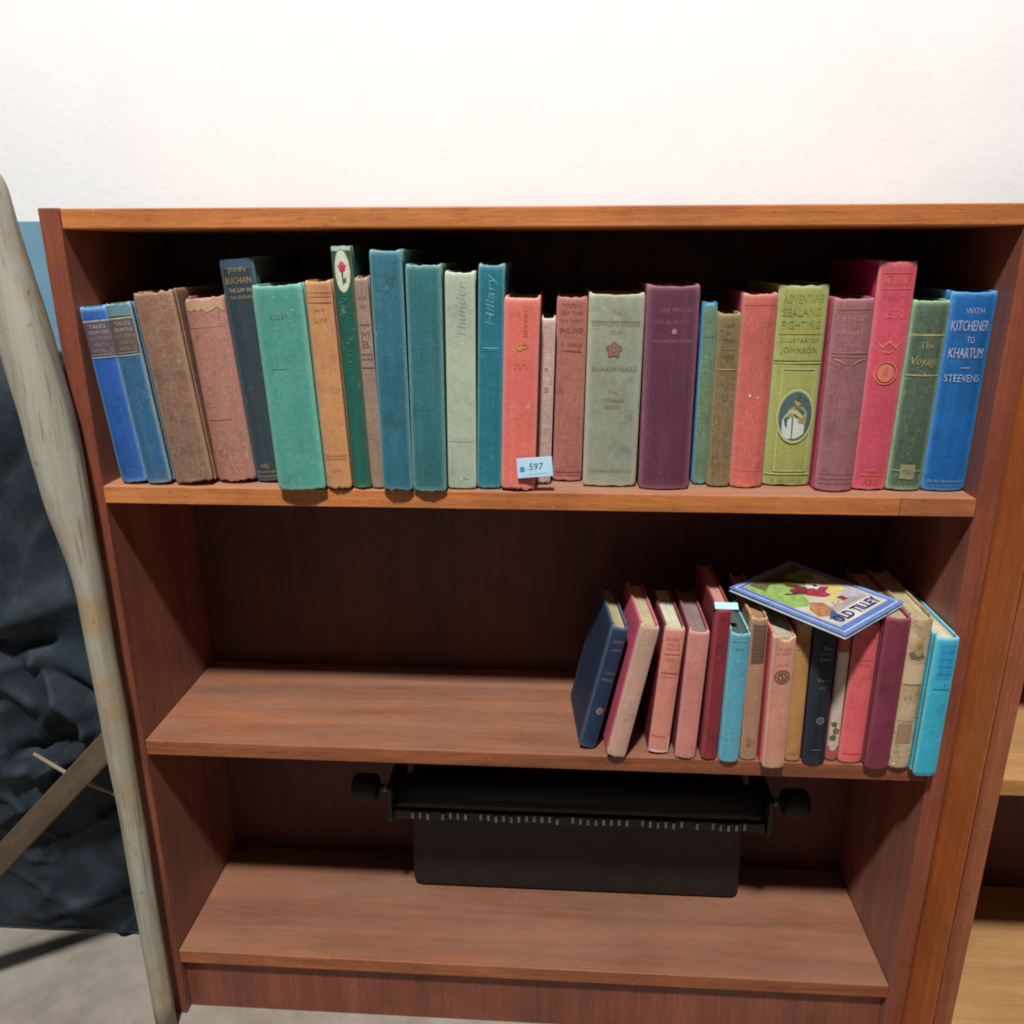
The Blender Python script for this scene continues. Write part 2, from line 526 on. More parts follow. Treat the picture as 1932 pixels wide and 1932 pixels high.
            vs, fs = strip_geo(-wf*w/2+xo*w, wf*w/2+xo*w, h*(1-f1), h*(1-f0), 12, 6)
            g = ([(x, z+0.0006*noise.noise(Vector((x*220, z*200, sd)))) for x, z in vs], fs); nm = 'title_label'
        elif kind == 'o':
            _, fz, rx, rz, xo, col = pr[:6]
            g = disc_geo(xo*w, h*(1-fz), rx, rz); nm = 'emblem'
        elif kind == 'flower':
            _, fz, rx, xo, col = pr
            g = disc_geo(xo*w, h*(1-fz), rx, rx, 0.0, 40, 3, 0.16, 5); nm = 'emblem'
        elif kind == 'ring':
            _, fz, rx, rz, xo, inn, col = pr
            g = disc_geo(xo*w, h*(1-fz), rx, rz, inn); nm = 'emblem'
        elif kind == 'p':      # polygon in millimetres about a height
            _, fz, pts, col = pr[:4]; nm = pr[4] if len(pr) > 4 else 'emblem'
            g = poly_geo([(x/1000, h*(1-fz)+z/1000) for x, z in pts])
        elif kind == 'jag':    # strip with a torn lower edge
            _, f0, f1, col = pr
            vs, fs = strip_geo(-w*0.47, w*0.47, h*(1-f1), h*(1-f0), 30, 2)
            g = ([(x, z+(0.004*noise.noise(Vector((x*180, 3.3, sd))) if z < h*(1-f1)+1e-6 else 0)) for x, z in vs], fs); nm = 'torn_patch'
        lay += 1
        off = 0.00028+0.00007*lay
        me = bpy.data.meshes.new(nm)
        me.from_pydata([(x, surf(x)-off, z) for x, z in g[0]], [], g[1]); me.update()
        und = tuple(x*0.88 for x in c)
        me.materials.append(ink(col, und, 0.62 if nm == 'lettering' else (0.5 if nm == 'tooling' else (0.12 if nm == 'title_label' else 0.3))))
        ob = bpy.data.objects.new(nm, me); COL.objects.link(ob); ob.parent = sp
    return root

GOLD = (186, 160, 96); PGOLD = (196, 186, 150)
mm = 0.001
UP = 'books on the upper shelf'; LOW = 'books on the lower shelf'
def U(name, label, y0, xb, lean, w, h, c, **kw):
    d = kw.pop('depth', min(h*0.70, 0.150))
    return book(name, label, 'u', y0, xb, lean, w, h, min(d, 0.176-y0), c, group=UP, **kw)
def Lb(name, label, y0, xb, lean, w, h, c, **kw):
    d = kw.pop('depth', h*0.72)
    return book(name, label, 'l', y0, xb, lean, w, h, d, c, group=LOW, **kw)

lab = (96, 76, 66)
def set_prints(words):
    pr = [('r', 0.085, 0.275, 0.97, lab), ('l', 0.080, 1.5*mm, 0.95, PGOLD), ('l', 0.277, 1.8*mm, 0.95, (150, 160, 175))]
    for i, wd in enumerate(words):
        pr.append(('t', wd, 0.108+0.033*i, 3.6*mm, (0.62, 0.72, 0.78, 0.5, 0.7)[i % 5], PGOLD if i < 2 else (170, 150, 100), 0.06))
    pr.append(('l', 0.262, 0.9*mm, 0.8, (170, 150, 100)))
    return pr
U('b1', 'bright blue book leaning leftmost against the side panel of the case', 0.0043, 0.0305, -5.44, 0.0268, 0.1752, (30, 82, 168),
  c2=(44, 88, 148), edge=(130, 180, 225), wear=0.9, prints=set_prints(['TALES', 'FROM THE', 'WESTERN', 'ISLES', 'VOL. I']))
U('b2', 'slate blue book second from the left, brown title label like its neighbour', 0.0026, 0.0575, -5.65, 0.0247, 0.1786, (44, 92, 132),
  c2=(58, 100, 122), edge=(150, 176, 182), prints=set_prints(['TALES', 'FROM THE', 'EASTERN', 'ISLES', 'VOL. II'])+[('r', 0.012, 0.07, 0.9, (96, 138, 142))])
U('b3', 'thick plain brown cloth book, third from the left, with frayed head and foot', 0.0015, 0.0940, -5.60, 0.0380, 0.1893, (142, 106, 84),
  c2=(122, 94, 82), edge=(190, 152, 122), wear=0.8, frayt=0.003, frayb=0.004, mott=0.6)
U('b4', 'pinkish brown book with torn pale top of spine and crimson covers', 0.0121, 0.1335, -4.38, 0.0393, 0.1844, (166, 114, 98),
  c2=(172, 122, 108), board=(148, 62, 68), edge=(196, 140, 126), wear=0.9, mott=0.5, frayt=0.004, frayb=0.003, bulge=0.006, tears=((0.0, 0.16, 0.007), (0.5, 0.72, 0.003)),
  prints=[('jag', 0.028, 0.075, (196, 160, 126)), ('l', 0.16, 0.8*mm, 0.9, (186, 134, 110)), ('l', 0.648, 0.9*mm, 0.6, (190, 140, 120), -0.1)])
U('b5', 'tall dark slate book lettered JOHN BUCHAN in gold, standing behind a green one', 0.017, 0.1697, -4.17, 0.0326, 0.2192, (46, 60, 70),
  c2=(52, 62, 66), edge=(96, 128, 148), wear=0.8, mott=0.25,
  prints=[('r', 0.006, 0.05, 0.9, (54, 80, 98)), ('t', 'JOHN', 0.053, 5.8*mm, 0.52, GOLD), ('t', 'BUCHAN', 0.095, 6*mm, 0.76, GOLD),
          ('t', 'THE GAP IN', 0.137, 3.8*mm, 0.66, PGOLD), ('t', 'THE CURTAIN', 0.167, 3.2*mm, 0.66, GOLD),
          ('t', 'H&S', 0.925, 5*mm, 0.28, GOLD, -0.12), ('t', 'HODDER', 0.953, 2.6*mm, 0.6, GOLD, -0.1), ('t', 'STOUGHTON', 0.974, 2.4*mm, 0.66, GOLD, -0.1)])
U('b6', 'wide sea green cloth book overhanging the shelf, with a scratched spine', -0.0138, 0.2099, -2.49, 0.0468, 0.196, (72, 152, 138),
  c2=(88, 152, 136), edge=(140, 206, 186), wear=0.9, bulge=0.004, mott=0.3,
  prints=[('p', 0.065, [(-4, 2), (-3.2, 2.6), (15, -12), (14.6, -12.8)], (134, 196, 180), 'scratch'), ('p', 0.05, [(4, 2), (4.4, 2.4), (12, -6), (11.7, -6.4)], (116, 184, 168), 'scratch'),
          ('t', 'RIDER', 0.15, 4*mm, 0.4, (96, 146, 130)), ('l', 0.39, 0.7*mm, 0.35, (112, 176, 160), -0.1)])
U('b7', 'tan orange cloth book between the sea green and the slim dark green book', -0.0063, 0.2459, -2.19, 0.0244, 0.1996, (198, 138, 88),
  c2=(192, 136, 96), edge=(218, 170, 128), wear=0.8, frayb=0.003, mott=0.25,
  prints=[('l', 0.056, 0.7*mm, 0.9, (160, 104, 62)), ('l', 0.074, 0.7*mm, 0.9, (168, 110, 66)), ('l', 0.1, 0.9*mm, 0.92, (158, 102, 60)),
          ('t', 'MY', 0.137, 4*mm, 0.4, (172, 116, 70)), ('t', 'LIFE', 0.178, 4*mm, 0.5, (176, 120, 72)), ('l', 0.826, 0.6*mm, 0.9, (168, 112, 70)),
          ('l', 0.842, 0.6*mm, 0.9, (162, 106, 66)), ('t', 'DENT', 0.9, 2.5*mm, 0.4, (176, 120, 76))])
U('b8', 'tall slim dark green book with a cream oval showing a pink rose', -0.0009, 0.2678, -1.87, 0.0185, 0.2299, (24, 92, 76),
  c2=(30, 88, 78), edge=(168, 196, 176), wear=0.35, mott=0.25, rough=0.6, bulge=0.003,
  prints=[('r', 0.002, 0.02, 0.96, (188, 208, 190)), ('vl', -0.43, 0.02, 0.99, 1.4*mm, (84, 76, 48)), ('vl', 0.43, 0.02, 0.99, 1.6*mm, (92, 76, 50)),
          ('ring', 0.098, 7.3*mm, 19.6*mm, 0.02, 0.88, (160, 150, 100)), ('o', 0.098, 6.7*mm, 18.4*mm, 0.02, (226, 230, 204)),
          ('flower', 0.083, 3.7*mm, 0.02, (214, 48, 110)), ('o', 0.074, 2.6*mm, 3.2*mm, 0.02, (226, 70, 128)), ('o', 0.09, 2.4*mm, 3*mm, 0.02, (196, 34, 92)),
          ('p', 0.128, [(-0.6, 6), (1.0, 6), (0.8, -5), (0, -6)], (30, 52, 34)), ('p', 0.128, [(1, 0), (3.6, 2), (3.2, -3), (1, -4)], (60, 110, 70)),
          ('v', 'The Country Diary', 0.34, 74*mm, 5*mm, 0.0, (58, 124, 106), -1)])
U('b9', 'narrow grey brown book wedged between the dark green and tall teal books', 0.0003, 0.2837, -1.79, 0.0124, 0.2031, (150, 124, 110),
  c2=(160, 130, 108), edge=(196, 176, 158), wear=0.8, frayt=0.003,
  prints=[('t', 'M', 0.262, 7*mm, 0.62, (96, 80, 76)), ('t', 'B', 0.305, 7*mm, 0.55, (100, 84, 80)), ('l', 0.215, 0.8*mm, 0.8, (116, 96, 90)), ('l', 0.35, 0.8*mm, 0.9, (110, 92, 84)),
          ('l', 0.372, 0.8*mm, 0.9, (124, 104, 94)), ('l', 0.41, 1*mm, 0.9, (124, 104, 94)), ('t', 'OF', 0.13, 3*mm, 0.5, (126, 106, 96)), ('t', 'BOOK', 0.09, 3*mm, 0.7, (126, 106, 96))])
U('b10', 'tallest teal blue cloth book, plain, with a whitened top corner', -0.011, 0.305, -0.43, 0.0295, 0.2267, (44, 106, 128),
  c2=(50, 102, 116), edge=(130, 178, 184), wear=1.0, frayb=0.003, mott=0.28, bulge=0.004)
U('b11', 'plain blue green cloth book just right of the tallest teal one', -0.0095, 0.3364, 0.21, 0.0326, 0.2141, (44, 106, 114),
  c2=(50, 108, 112), edge=(134, 184, 176), wear=1.0, frayb=0.002, mott=0.28,
  prints=[('l', 0.607, 0.6*mm, 0.55, (96, 146, 142)), ('l', 0.62, 0.5*mm, 0.5, (88, 138, 136)), ('t', 'vii', 0.86, 3*mm, 0.2, (70, 126, 130), 0)])
U('b12', 'pale grey green book with faint lettering down its spine', 0.0033, 0.3672, 0.52, 0.028, 0.2076, (168, 186, 160),
  c2=(176, 184, 160), edge=(206, 218, 194), wear=0.9, mott=0.22, bulge=0.002,
  prints=[('v', 'Thunder', 0.165, 50*mm, 8*mm, 0.04, (152, 172, 164)), ('l', 0.768, 0.5*mm, 0.9, (150, 162, 140)), ('t', 'P', 0.95, 5*mm, 0.3, (178, 200, 196), 0.1)])
U('b13', 'teal book with silvery script title running along the spine', 0.0053, 0.3937, 1.26, 0.0242, 0.2139, (28, 110, 134),
  c2=(34, 116, 126), edge=(130, 186, 190), wear=0.8, mott=0.25,
  prints=[('v', 'Hillary', 0.152, 46*mm, 11*mm, 0.02, (104, 166, 176)), ('l', 0.357, 1.6*mm, 0.62, (104, 170, 184)), ('l', 0.368, 0.7*mm, 0.62, (70, 150, 164))])
U('b14', 'coral red cloth book with the numbered paper tag stuck on its foot', -0.001, 0.4228, 1.26, 0.0333, 0.1846, (224, 106, 98),
  c2=(222, 116, 96), edge=(240, 172, 166), wear=0.8, frayb=0.003, mott=0.2, bulge=0.0035,
  prints=[('v', 'LONDON', 0.12, 28*mm, 4.5*mm, 0.12, (196, 110, 78), -1), ('ring', 0.247, 3.4*mm, 3.4*mm, -0.03, 0.6, (196, 140, 66)), ('ring', 0.242, 4*mm, 2.4*mm, 0.1, 0.6, (176, 122, 56)),
          ('p', 0.255, [(-4, 1), (-1, 3), (2, 0), (-1, -2)], (200, 146, 70)), ('t', 'o o o', 0.35, 2.4*mm, 0.4, (206, 112, 92)), ('t', 'o o', 0.33, 2*mm, 0.3, (206, 112, 92))])
U('b15', 'short narrow pinkish mottled book set back behind the paper tag', 0.0251, 0.447, 1.26, 0.0144, 0.1648, (188, 152, 142),
  c2=(192, 164, 150), edge=(226, 208, 198), wear=1.0, mott=0.4, pg=(204, 202, 184), frayb=0.004, prints=[('t', 'a', 0.3, 3*mm, 0.3, (160, 124, 116)), ('t', 's', 0.42, 5*mm, 0.35, (168, 132, 124))])
U('b16', 'dusty rose brown book with dark faded lettering, set back from the edge', 0.0378, 0.471, 0.72, 0.0297, 0.1838, (166, 100, 90),
  c2=(174, 112, 98), edge=(206, 146, 138), wear=0.9, mott=0.35,
  prints=[('t', 'THE ROMANCE', 0.047, 3.4*mm, 0.66, (128, 74, 66)), ('t', 'OF THE', 0.085, 3.2*mm, 0.66, (122, 70, 62)), ('t', 'HISTORY', 0.125, 3.2*mm, 0.7, (128, 76, 68)),
          ('t', 'ENGLAND', 0.176, 4.2*mm, 0.74, (104, 56, 50)), ('t', 'H. NEELE', 0.25, 3.6*mm, 0.68, (120, 68, 60)), ('l', 0.283, 0.9*mm, 0.6, (118, 66, 58), 0.05),
          ('l', 0.946, 0.8*mm, 0.94, (136, 78, 66)), ('l', 0.963, 0.6*mm, 0.94, (138, 80, 70))])
MAR = (136, 92, 84)
U('b17', 'broad sage green book with a maroon rose printed on the spine', 0.0199, 0.5133, 0.48, 0.0524, 0.1873, (148, 150, 130),
  c2=(142, 150, 132), edge=(196, 200, 172), wear=0.9, mott=0.2, bulge=0.003,
  prints=[('t', 'THE', 0.096, 3.6*mm, 0.15, MAR), ('l', 0.138, 0.5*mm, 0.9, (150, 124, 110)), ('t', 'COMPLETE WORKS', 0.152, 3.4*mm, 0.86, (150, 116, 104)), ('t', 'OF', 0.19, 3.2*mm, 0.2, (152, 118, 106)),
          ('flower', 0.28, 7*mm, -0.02, (126, 66, 62)), ('flower', 0.282, 4.4*mm, -0.02, (146, 104, 92)), ('flower', 0.283, 3.2*mm, -0.02, (124, 66, 62)), ('o', 0.283, 1.2*mm, 1.2*mm, -0.02, (156, 124, 104)),
          ('t', 'SHAKESPEARE', 0.373, 4.2*mm, 0.82, (150, 118, 106)), ('t', 'THE', 0.489, 3.2*mm, 0.2, (152, 116, 106)), ('t', 'COMEDY', 0.53, 3.2*mm, 0.44, (152, 116, 106)), ('t', 'NOTES', 0.566, 3.4*mm, 0.3, (140, 104, 96)),
          ('t', 'ODHAMS PRESS LTD', 0.908, 2.6*mm, 0.82, (116, 118, 98))])
U('b18', 'broad plum purple book lettered in four faded lines with a dot', 0.0116, 0.5668, -0.2, 0.0486, 0.1953, (92, 46, 66),
  c2=(96, 52, 72), edge=(168, 112, 130), wear=0.9, mott=0.2, frayb=0.0008, bulge=0.005,
  prints=[('t', 'THE MAN IN', 0.118, 4.4*mm, 0.62, (150, 108, 112), 0.06), ('t', 'THE IRON MASK', 0.173, 4.2*mm, 0.74, (146, 100, 100), 0.03), ('o', 0.217, 2.3*mm, 2.6*mm, 0.04, (176, 130, 140)),
          ('t', 'ALEXANDRE DUMAS', 0.263, 3.2*mm, 0.76, (166, 118, 126), 0.02)])
U('b19', 'narrow book with mottled green spine and bright blue cover beside the plum one', 0.033, 0.6043, -0.14, 0.0132, 0.1789, (106, 136, 110),
  c2=(110, 126, 92), board=(34, 116, 196), edge=(110, 184, 186), wear=1.0, mott=0.4,
  prints=[('p', 0.03, [(-6.4, 5), (6, 5), (6, 3), (1, -3), (-6.4, -9)], (46, 140, 220), 'colour_patch'), ('t', 'o', 0.1, 3*mm, 0.4, (84, 120, 96)), ('l', 0.18, 1*mm, 0.8, (90, 124, 96))])
U('b20', 'short olive brown mottled book with a gilt line across its spine', 0.0246, 0.6219, -0.21, 0.0213, 0.1696, (122, 102, 72),
  c2=(134, 112, 76), edge=(176, 164, 122), wear=0.7, mott=0.5, mscale=300,
  prints=[('t', 'A BOOK', 0.07, 3*mm, 0.5, (92, 76, 52)), ('t', 'OF', 0.11, 2.6*mm, 0.25, (92, 76, 52)), ('t', 'VERSE', 0.15, 3*mm, 0.55, (96, 78, 54)), ('l', 0.2, 0.6*mm, 0.7, (150, 128, 86)),
          ('t', 'ANON', 0.24, 3*mm, 0.55, (98, 80, 56)), ('l', 0.313, 1.2*mm, 0.9, (188, 164, 122)), ('t', 'V', 0.4, 9*mm, 0.4, (146, 122, 84)), ('t', 'V', 0.47, 8*mm, 0.3, (138, 116, 80))])
U('b21', 'salmon red book with two white specks halfway up the spine', 0.0224, 0.6493, -0.28, 0.0324, 0.1877, (206, 100, 88),
  c2=(188, 98, 90), board=(156, 40, 62), edge=(226, 158, 140), wear=0.8, mott=0.3, bulge=0.006,
  prints=[('o', 0.51, 1.2*mm, 1.5*mm, -0.12, (236, 206, 200)), ('o', 0.52, 0.8*mm, 1.1*mm, 0.12, (240, 212, 204)), ('l', 0.907, 0.5*mm, 0.9, (216, 136, 112)), ('l', 0.06, 0.5*mm, 0.9, (186, 98, 84))])
OG = (122, 134, 70); CR = (196, 198, 142)
U('b22', 'olive green book with a blue oval picture of a standing man', 0.0323, 0.6903, -0.18, 0.0464, 0.1949, (152, 156, 82),
  c2=(158, 164, 92), edge=(196, 206, 156), wear=0.7, mott=0.22, bulge=0.004,
  prints=[('t', 'ADVENTURE', 0.068, 7.6*mm, 0.8, OG), ('t', 'SEALAND', 0.13, 7.6*mm, 0.78, OG), ('t', 'FIGHTING', 0.19, 7.4*mm, 0.78, OG), ('l', 0.225, 4*mm, 0.85, (166, 160, 66)),
          ('t', 'ILLUSTRATED', 0.263, 3.6*mm, 0.78, (110, 122, 62)), ('t', 'JOHNSON', 0.313, 6.6*mm, 0.74, (118, 128, 66)),
          ('l', 0.363, 0.9*mm, 0.96, (64, 70, 38)), ('l', 0.373, 1.3*mm, 0.96, CR), ('l', 0.403, 1.0*mm, 0.66, CR, 0.04), ('vl', -0.29, 0.403, 0.92, 0.9*mm, CR), ('vl', 0.37, 0.403, 0.92, 0.9*mm, CR),
          ('l', 0.92, 1.0*mm, 0.66, CR, 0.04), ('l', 0.936, 1.2*mm, 0.96, CR), ('t', 'E. ARNOLD', 0.966, 3*mm, 0.64, (104, 112, 56)),
          ('o', 0.638, 18*mm, 27*mm, 0.05, (156, 160, 92)), ('ring', 0.638, 18*mm, 27*mm, 0.05, 0.93, CR), ('o', 0.638, 15.8*mm, 24*mm, 0.05, (16, 76, 104)),
          ('p', 0.638, [(-9.6, -16), (-10, -4), (-7, 2), (-1, 3), (-0.2, -22), (-4, -22.5), (-8, -20)], (206, 216, 210)), ('p', 0.638, [(0.8, -22), (0.6, 0), (5, -4), (12, -9), (11.5, -17), (8, -20), (4, -22)], (210, 218, 212)),
          ('p', 0.638, [(-6, -1), (-5, 6), (-1.5, 9.5), (4, 10.5), (10, 9), (13.5, 3), (13, -9), (6, -6.5), (1, -1)], (150, 144, 92)),
          ('p', 0.638, [(-7, 0), (-2, 3.5), (3, 1.5), (8, -2), (10, 0), (4, 6), (-1, 7.5), (-5, 5)], (196, 188, 140)),
          ('p', 0.638, [(1.4, 9.5), (6, 9.5), (6.4, 13), (1.2, 13)], (84, 70, 52)), ('o', 0.562, 3.4*mm, 4.6*mm, 0.08, (170, 148, 110)), ('p', 0.638, [(0, 16.5), (3.6, 20), (7.2, 18), (7, 12), (5, 14)], (40, 40, 38))])
GD = (198, 150, 106)
U('b23', 'mauve cloth book with gilt title lines and crimson cover side', 0.013, 0.7325, -0.33, 0.036, 0.1839, (150, 98, 102),
  c2=(142, 92, 96), board=(172, 46, 84), edge=(190, 134, 140), wear=0.9, mott=0.42, bulge=0.006,
  prints=[('l', 0.062, 0.9*mm, 0.84, (106, 74, 72)), ('l', 0.072, 0.7*mm, 0.84, GD), ('t', 'MEMOIRS', 0.104, 4.6*mm, 0.78, (190, 140, 112)), ('t', 'W. ALBERT', 0.173, 4*mm, 0.7, (206, 160, 130)), ('t', 'VOL. II', 0.236, 4*mm, 0.44, (196, 140, 116)),
          ('l', 0.272, 1*mm, 0.9, (180, 124, 112)), ('l', 0.292, 0.7*mm, 0.9, (172, 118, 106)), ('p', 0.315, [(-15, 3), (-8, 1), (-3, -2.4), (-3, -3.2), (-9, 0), (-15, 2)], GD), ('p', 0.315, [(15, 3), (8, 1), (3, -2.4), (3, -3.2), (9, 0), (15, 2)], GD),
          ('l', 0.9, 0.7*mm, 0.9, (164, 110, 108)), ('l', 0.925, 0.6*mm, 0.9, (160, 108, 106)), ('l', 0.95, 0.6*mm, 0.9, (160, 108, 106))])
RG = (216, 128, 96)
U('b24', 'tall crimson book with a round gilt medallion on the spine', 0.0206, 0.7676, 0.32, 0.0332, 0.2162, (206, 74, 96),
  c2=(202, 84, 98), board=(170, 10, 78), edge=(232, 146, 150), wear=0.8, mott=0.2,
  prints=[('l', 0.05, 0.7*mm, 0.8, RG), ('t', 'HISTORIES', 0.085, 5*mm, 0.72, (222, 126, 112)), ('l', 0.115, 0.7*mm, 0.8, RG), ('t', 'SOCIETY', 0.15, 3*mm, 0.6, (216, 112, 104)), ('t', 'THE', 0.2, 2.6*mm, 0.22, RG),
          ('t', 'ROYAL', 0.225, 5*mm, 0.56, RG), ('p', 0.345, [(-13, 3), (-5, -2), (0, 4), (5, -2), (13, 3), (6, -4.5), (0, 1), (-6, -4.5)], RG), ('p', 0.345, [(-13, -4), (0, -7.4), (13, -4), (0, -9)], RG),
          ('ring', 0.47, 11*mm, 11*mm, 0.0, 0.88, RG), ('o', 0.47, 7.4*mm, 8.6*mm, 0.0, (206, 132, 96)), ('p', 0.47, [(-3, -5), (-1.5, 5), (1.5, 6), (3, -5), (0, -2)], (196, 104, 84)),
          ('t', '1883', 0.905, 3*mm, 0.3, RG), ('l', 0.928, 0.6*mm, 0.7, RG), ('t', 'RSE', 0.957, 6*mm, 0.42, (206, 100, 88))])
GG = (190, 182, 120)
U('b25', 'dark green speckled book with gilt lines above and below its title', 0.0196, 0.8012, 0.64, 0.0332, 0.1817, (68, 88, 74),
  c2=(80, 96, 76), edge=(160, 200, 160), wear=1.0, mott=0.5, mscale=330, bulge=0.0045,
  prints=[('l', 0.176, 1.6*mm, 0.94, GG), ('t', 'The', 0.228, 6*mm, 0.38, (166, 168, 122)), ('t', 'Voyage', 0.312, 10*mm, 0.74, (182, 170, 98), 0, 0.15), ('l', 0.38, 1.4*mm, 0.94, GG),
          ('r', 0.855, 0.935, 0.42, (146, 142, 104)), ('l', 0.888, 1.6*mm, 0.86, (160, 156, 112)), ('t', 'M&S', 0.894, 6*mm, 0.3, (100, 108, 80))])
SV = (206, 198, 204)
U('b26', 'royal blue book titled WITH KITCHENER TO KHARTUM, beside the right panel', 0.0206, 0.8398, 0.22, 0.0413, 0.1896, (12, 92, 166),
  c2=(10, 88, 150), edge=(92, 168, 224), wear=0.9, mott=0.22, bulge=0.005, rough=0.7,
  prints=[('t', 'WITH', 0.095, 5.2*mm, 0.4, (176, 186, 206), 0.02), ('t', 'KITCHENER', 0.165, 9.4*mm, 0.8, SV, -0.02), ('t', 'TO', 0.233, 6*mm, 0.17, (190, 188, 204), 0.02), ('t', 'KHARTUM', 0.296, 9.4*mm, 0.74, SV, -0.02),
          ('l', 0.368, 0.9*mm, 0.2, (150, 176, 204)), ('t', 'STEEVENS', 0.419, 7*mm, 0.76, (186, 204, 222), -0.02), ('t', 'BLACKWOOD', 0.947, 2.6*mm, 0.8, (150, 186, 214)), ('t', 'EDINBURGH', 0.97, 2*mm, 0.7, (90, 150, 198))])

# ------------------------------------------------------------------ lower row
NG = (154, 138, 140)
Lb('l1', 'navy blue book at the left end of the lower row, leaning right', 0.0106, 0.4986, 12.37, 0.0179, 0.1495, (28, 50, 82), c2=(34, 48, 74), edge=(120, 140, 160), wear=0.45, mott=0.2, rough=0.6, yaw=5,
   pg=(176, 164, 122), prints=[('t', 'LORD', 0.115, 3.4*mm, 0.6, NG, 0.1), ('t', 'JIM', 0.185, 3.4*mm, 0.55, NG, 0.08), ('t', 'CON', 0.37, 3.2*mm, 0.55, NG, 0.1), ('t', 'RAD', 0.425, 3.2*mm, 0.6, (160, 140, 146), 0.08),
       ('o', 0.68, 3.8*mm, 4.4*mm, 0.12, (150, 120, 124)), ('o', 0.685, 1.8*mm, 2.2*mm, 0.15, (112, 90, 100))])
Lb('l2', 'beige spined book with pink cover, strongly tilted beside the navy book', -0.0063, 0.5292, 10.89, 0.0202, 0.1594, (190, 152, 130), c2=(196, 148, 136), board=(214, 82, 112), edge=(214, 178, 156), wear=0.7, mott=0.22,
   pg=(190, 180, 140), frayb=0.003, yaw=3.5)
PK = (150, 84, 66)
Lb('l3', 'salmon book with brown title lines and white paper edge at its foot', 0.007, 0.5761, 4.03, 0.0215, 0.1506, (216, 132, 116), c2=(212, 142, 116), board=(116, 24, 40), edge=(232, 176, 160), wear=0.6, mott=0.2, pg=(206, 206, 178), yaw=2,
   prints=[('t', 'SINCERELY', 0.085, 4*mm, 0.7, PK), ('t', 'WILLIS', 0.125, 3*mm, 0.62, PK), ('t', 'WAYNE', 0.16, 3*mm, 0.66, (160, 92, 74)), ('l', 0.2, 0.8*mm, 0.76, PK), ('t', 'GREY', 0.24, 3*mm, 0.4, PK), ('l', 0.345, 1*mm, 0.8, PK), ('l', 0.375, 0.6*mm, 0.6, (196, 120, 100)),
           ('l', 0.855, 0.8*mm, 0.7, (190, 96, 84), -0.1), ('l', 0.978, 3*mm, 0.98, (226, 206, 198)), ('vl', 0.43, 0.86, 0.98, 2*mm, (222, 200, 192))])
Lb('l4', 'plain rose pink book with a mauve grey top edge', -0.0015, 0.6041, 2.22, 0.0212, 0.1525, (206, 128, 118), c2=(202, 134, 120), edge=(230, 174, 168), wear=0.7, mott=0.2, pg=(142, 118, 116), board=(140, 48, 62))
Lb('l5', 'dark red narrow book carrying a pale blue tag on top', -0.0014, 0.6292, 1.1, 0.0158, 0.178, (134, 40, 52), c2=(126, 46, 54), edge=(190, 90, 96), wear=0.6, mott=0.2, pg=(196, 140, 132), rough=0.65,
   prints=[('vl', -0.36, 0.02, 0.98, 1.4*mm, (166, 62, 74)), ('t', 'IX', 0.06, 4*mm, 0.4, (112, 30, 38))])
Lb('l6', 'sky blue cloth book with dark teal page tops', -0.0052, 0.6501, 0.42, 0.02, 0.1538, (84, 160, 184), c2=(92, 162, 180), edge=(146, 204, 214), wear=0.8, mott=0.25, pg=(72, 92, 90), frayt=0.003,
   prints=[('l', 0.07, 0.7*mm, 0.8, (64, 136, 160)), ('t', 'SEA', 0.12, 3*mm, 0.4, (72, 146, 170))])
Lb('l7', 'tan book with a dark brown label at the head of its spine', 0.0005, 0.6719, -0.67, 0.0171, 0.1686, (172, 128, 102), c2=(170, 122, 104), edge=(208, 172, 128), wear=0.9, mott=0.25, pg=(164, 126, 92),
   prints=[('r', 0.05, 0.31, 0.78, (94, 72, 54), 0.05)]+[('l', 0.075+0.026*i, 0.7*mm, 0.7, (120, 94, 70), 0.05) for i in range(9)]+[('o', 0.86, 2.4*mm, 5*mm, -0.1, (140, 104, 58))])
DK = (92, 62, 54)
Lb('l8', 'buff spined book with coral cover and a dark round emblem', -0.0136, 0.695, -0.81, 0.0229, 0.1563, (206, 146, 120), c2=(208, 136, 122), board=(228, 88, 98), edge=(226, 184, 160), wear=0.8, mott=0.2, pg=(176, 172, 146), frayt=0.006, tears=((0.3, 0.8, 0.006),),
   prints=[('t', 'THE LAND', 0.1, 3*mm, 0.66, (150, 104, 84)), ('t', 'OF HEART', 0.135, 3*mm, 0.66, (150, 104, 84)), ('t', 'DESIRE', 0.215, 2.6*mm, 0.5, (164, 112, 92)), ('ring', 0.30, 8*mm, 8*mm, 0.02, 0.82, DK), ('ring', 0.30, 5.2*mm, 5.2*mm, 0.02, 0.6, DK),
           ('p', 0.30, [(-7, 0.6), (7, 0.6), (7, -0.6), (-7, -0.6)], DK), ('p', 0.30, [(-0.6, 7), (0.6, 7), (0.6, -7), (-0.6, -7)], DK), ('p', 0.30, [(-4, 5), (-3, 5.4), (5, -4), (4, -5)], DK), ('vl', -0.36, 0.02, 0.98, 0.7*mm, (182, 124, 104))])
Lb('l9', 'ochre yellow narrow book next to the black one', 0.0007, 0.7188, -1.13, 0.0152, 0.1634, (190, 138, 82), c2=(180, 128, 74), edge=(214, 168, 112), wear=0.5, mott=0.2,
   prints=[('l', 0.14, 0.7*mm, 0.8, (140, 92, 50)), ('l', 0.16, 0.7*mm, 0.8, (140, 92, 50)), ('l', 0.185, 0.7*mm, 0.8, (146, 98, 54)), ('l', 0.94, 0.8*mm, 0.86, (160, 112, 64))])
SL = (140, 140, 146)
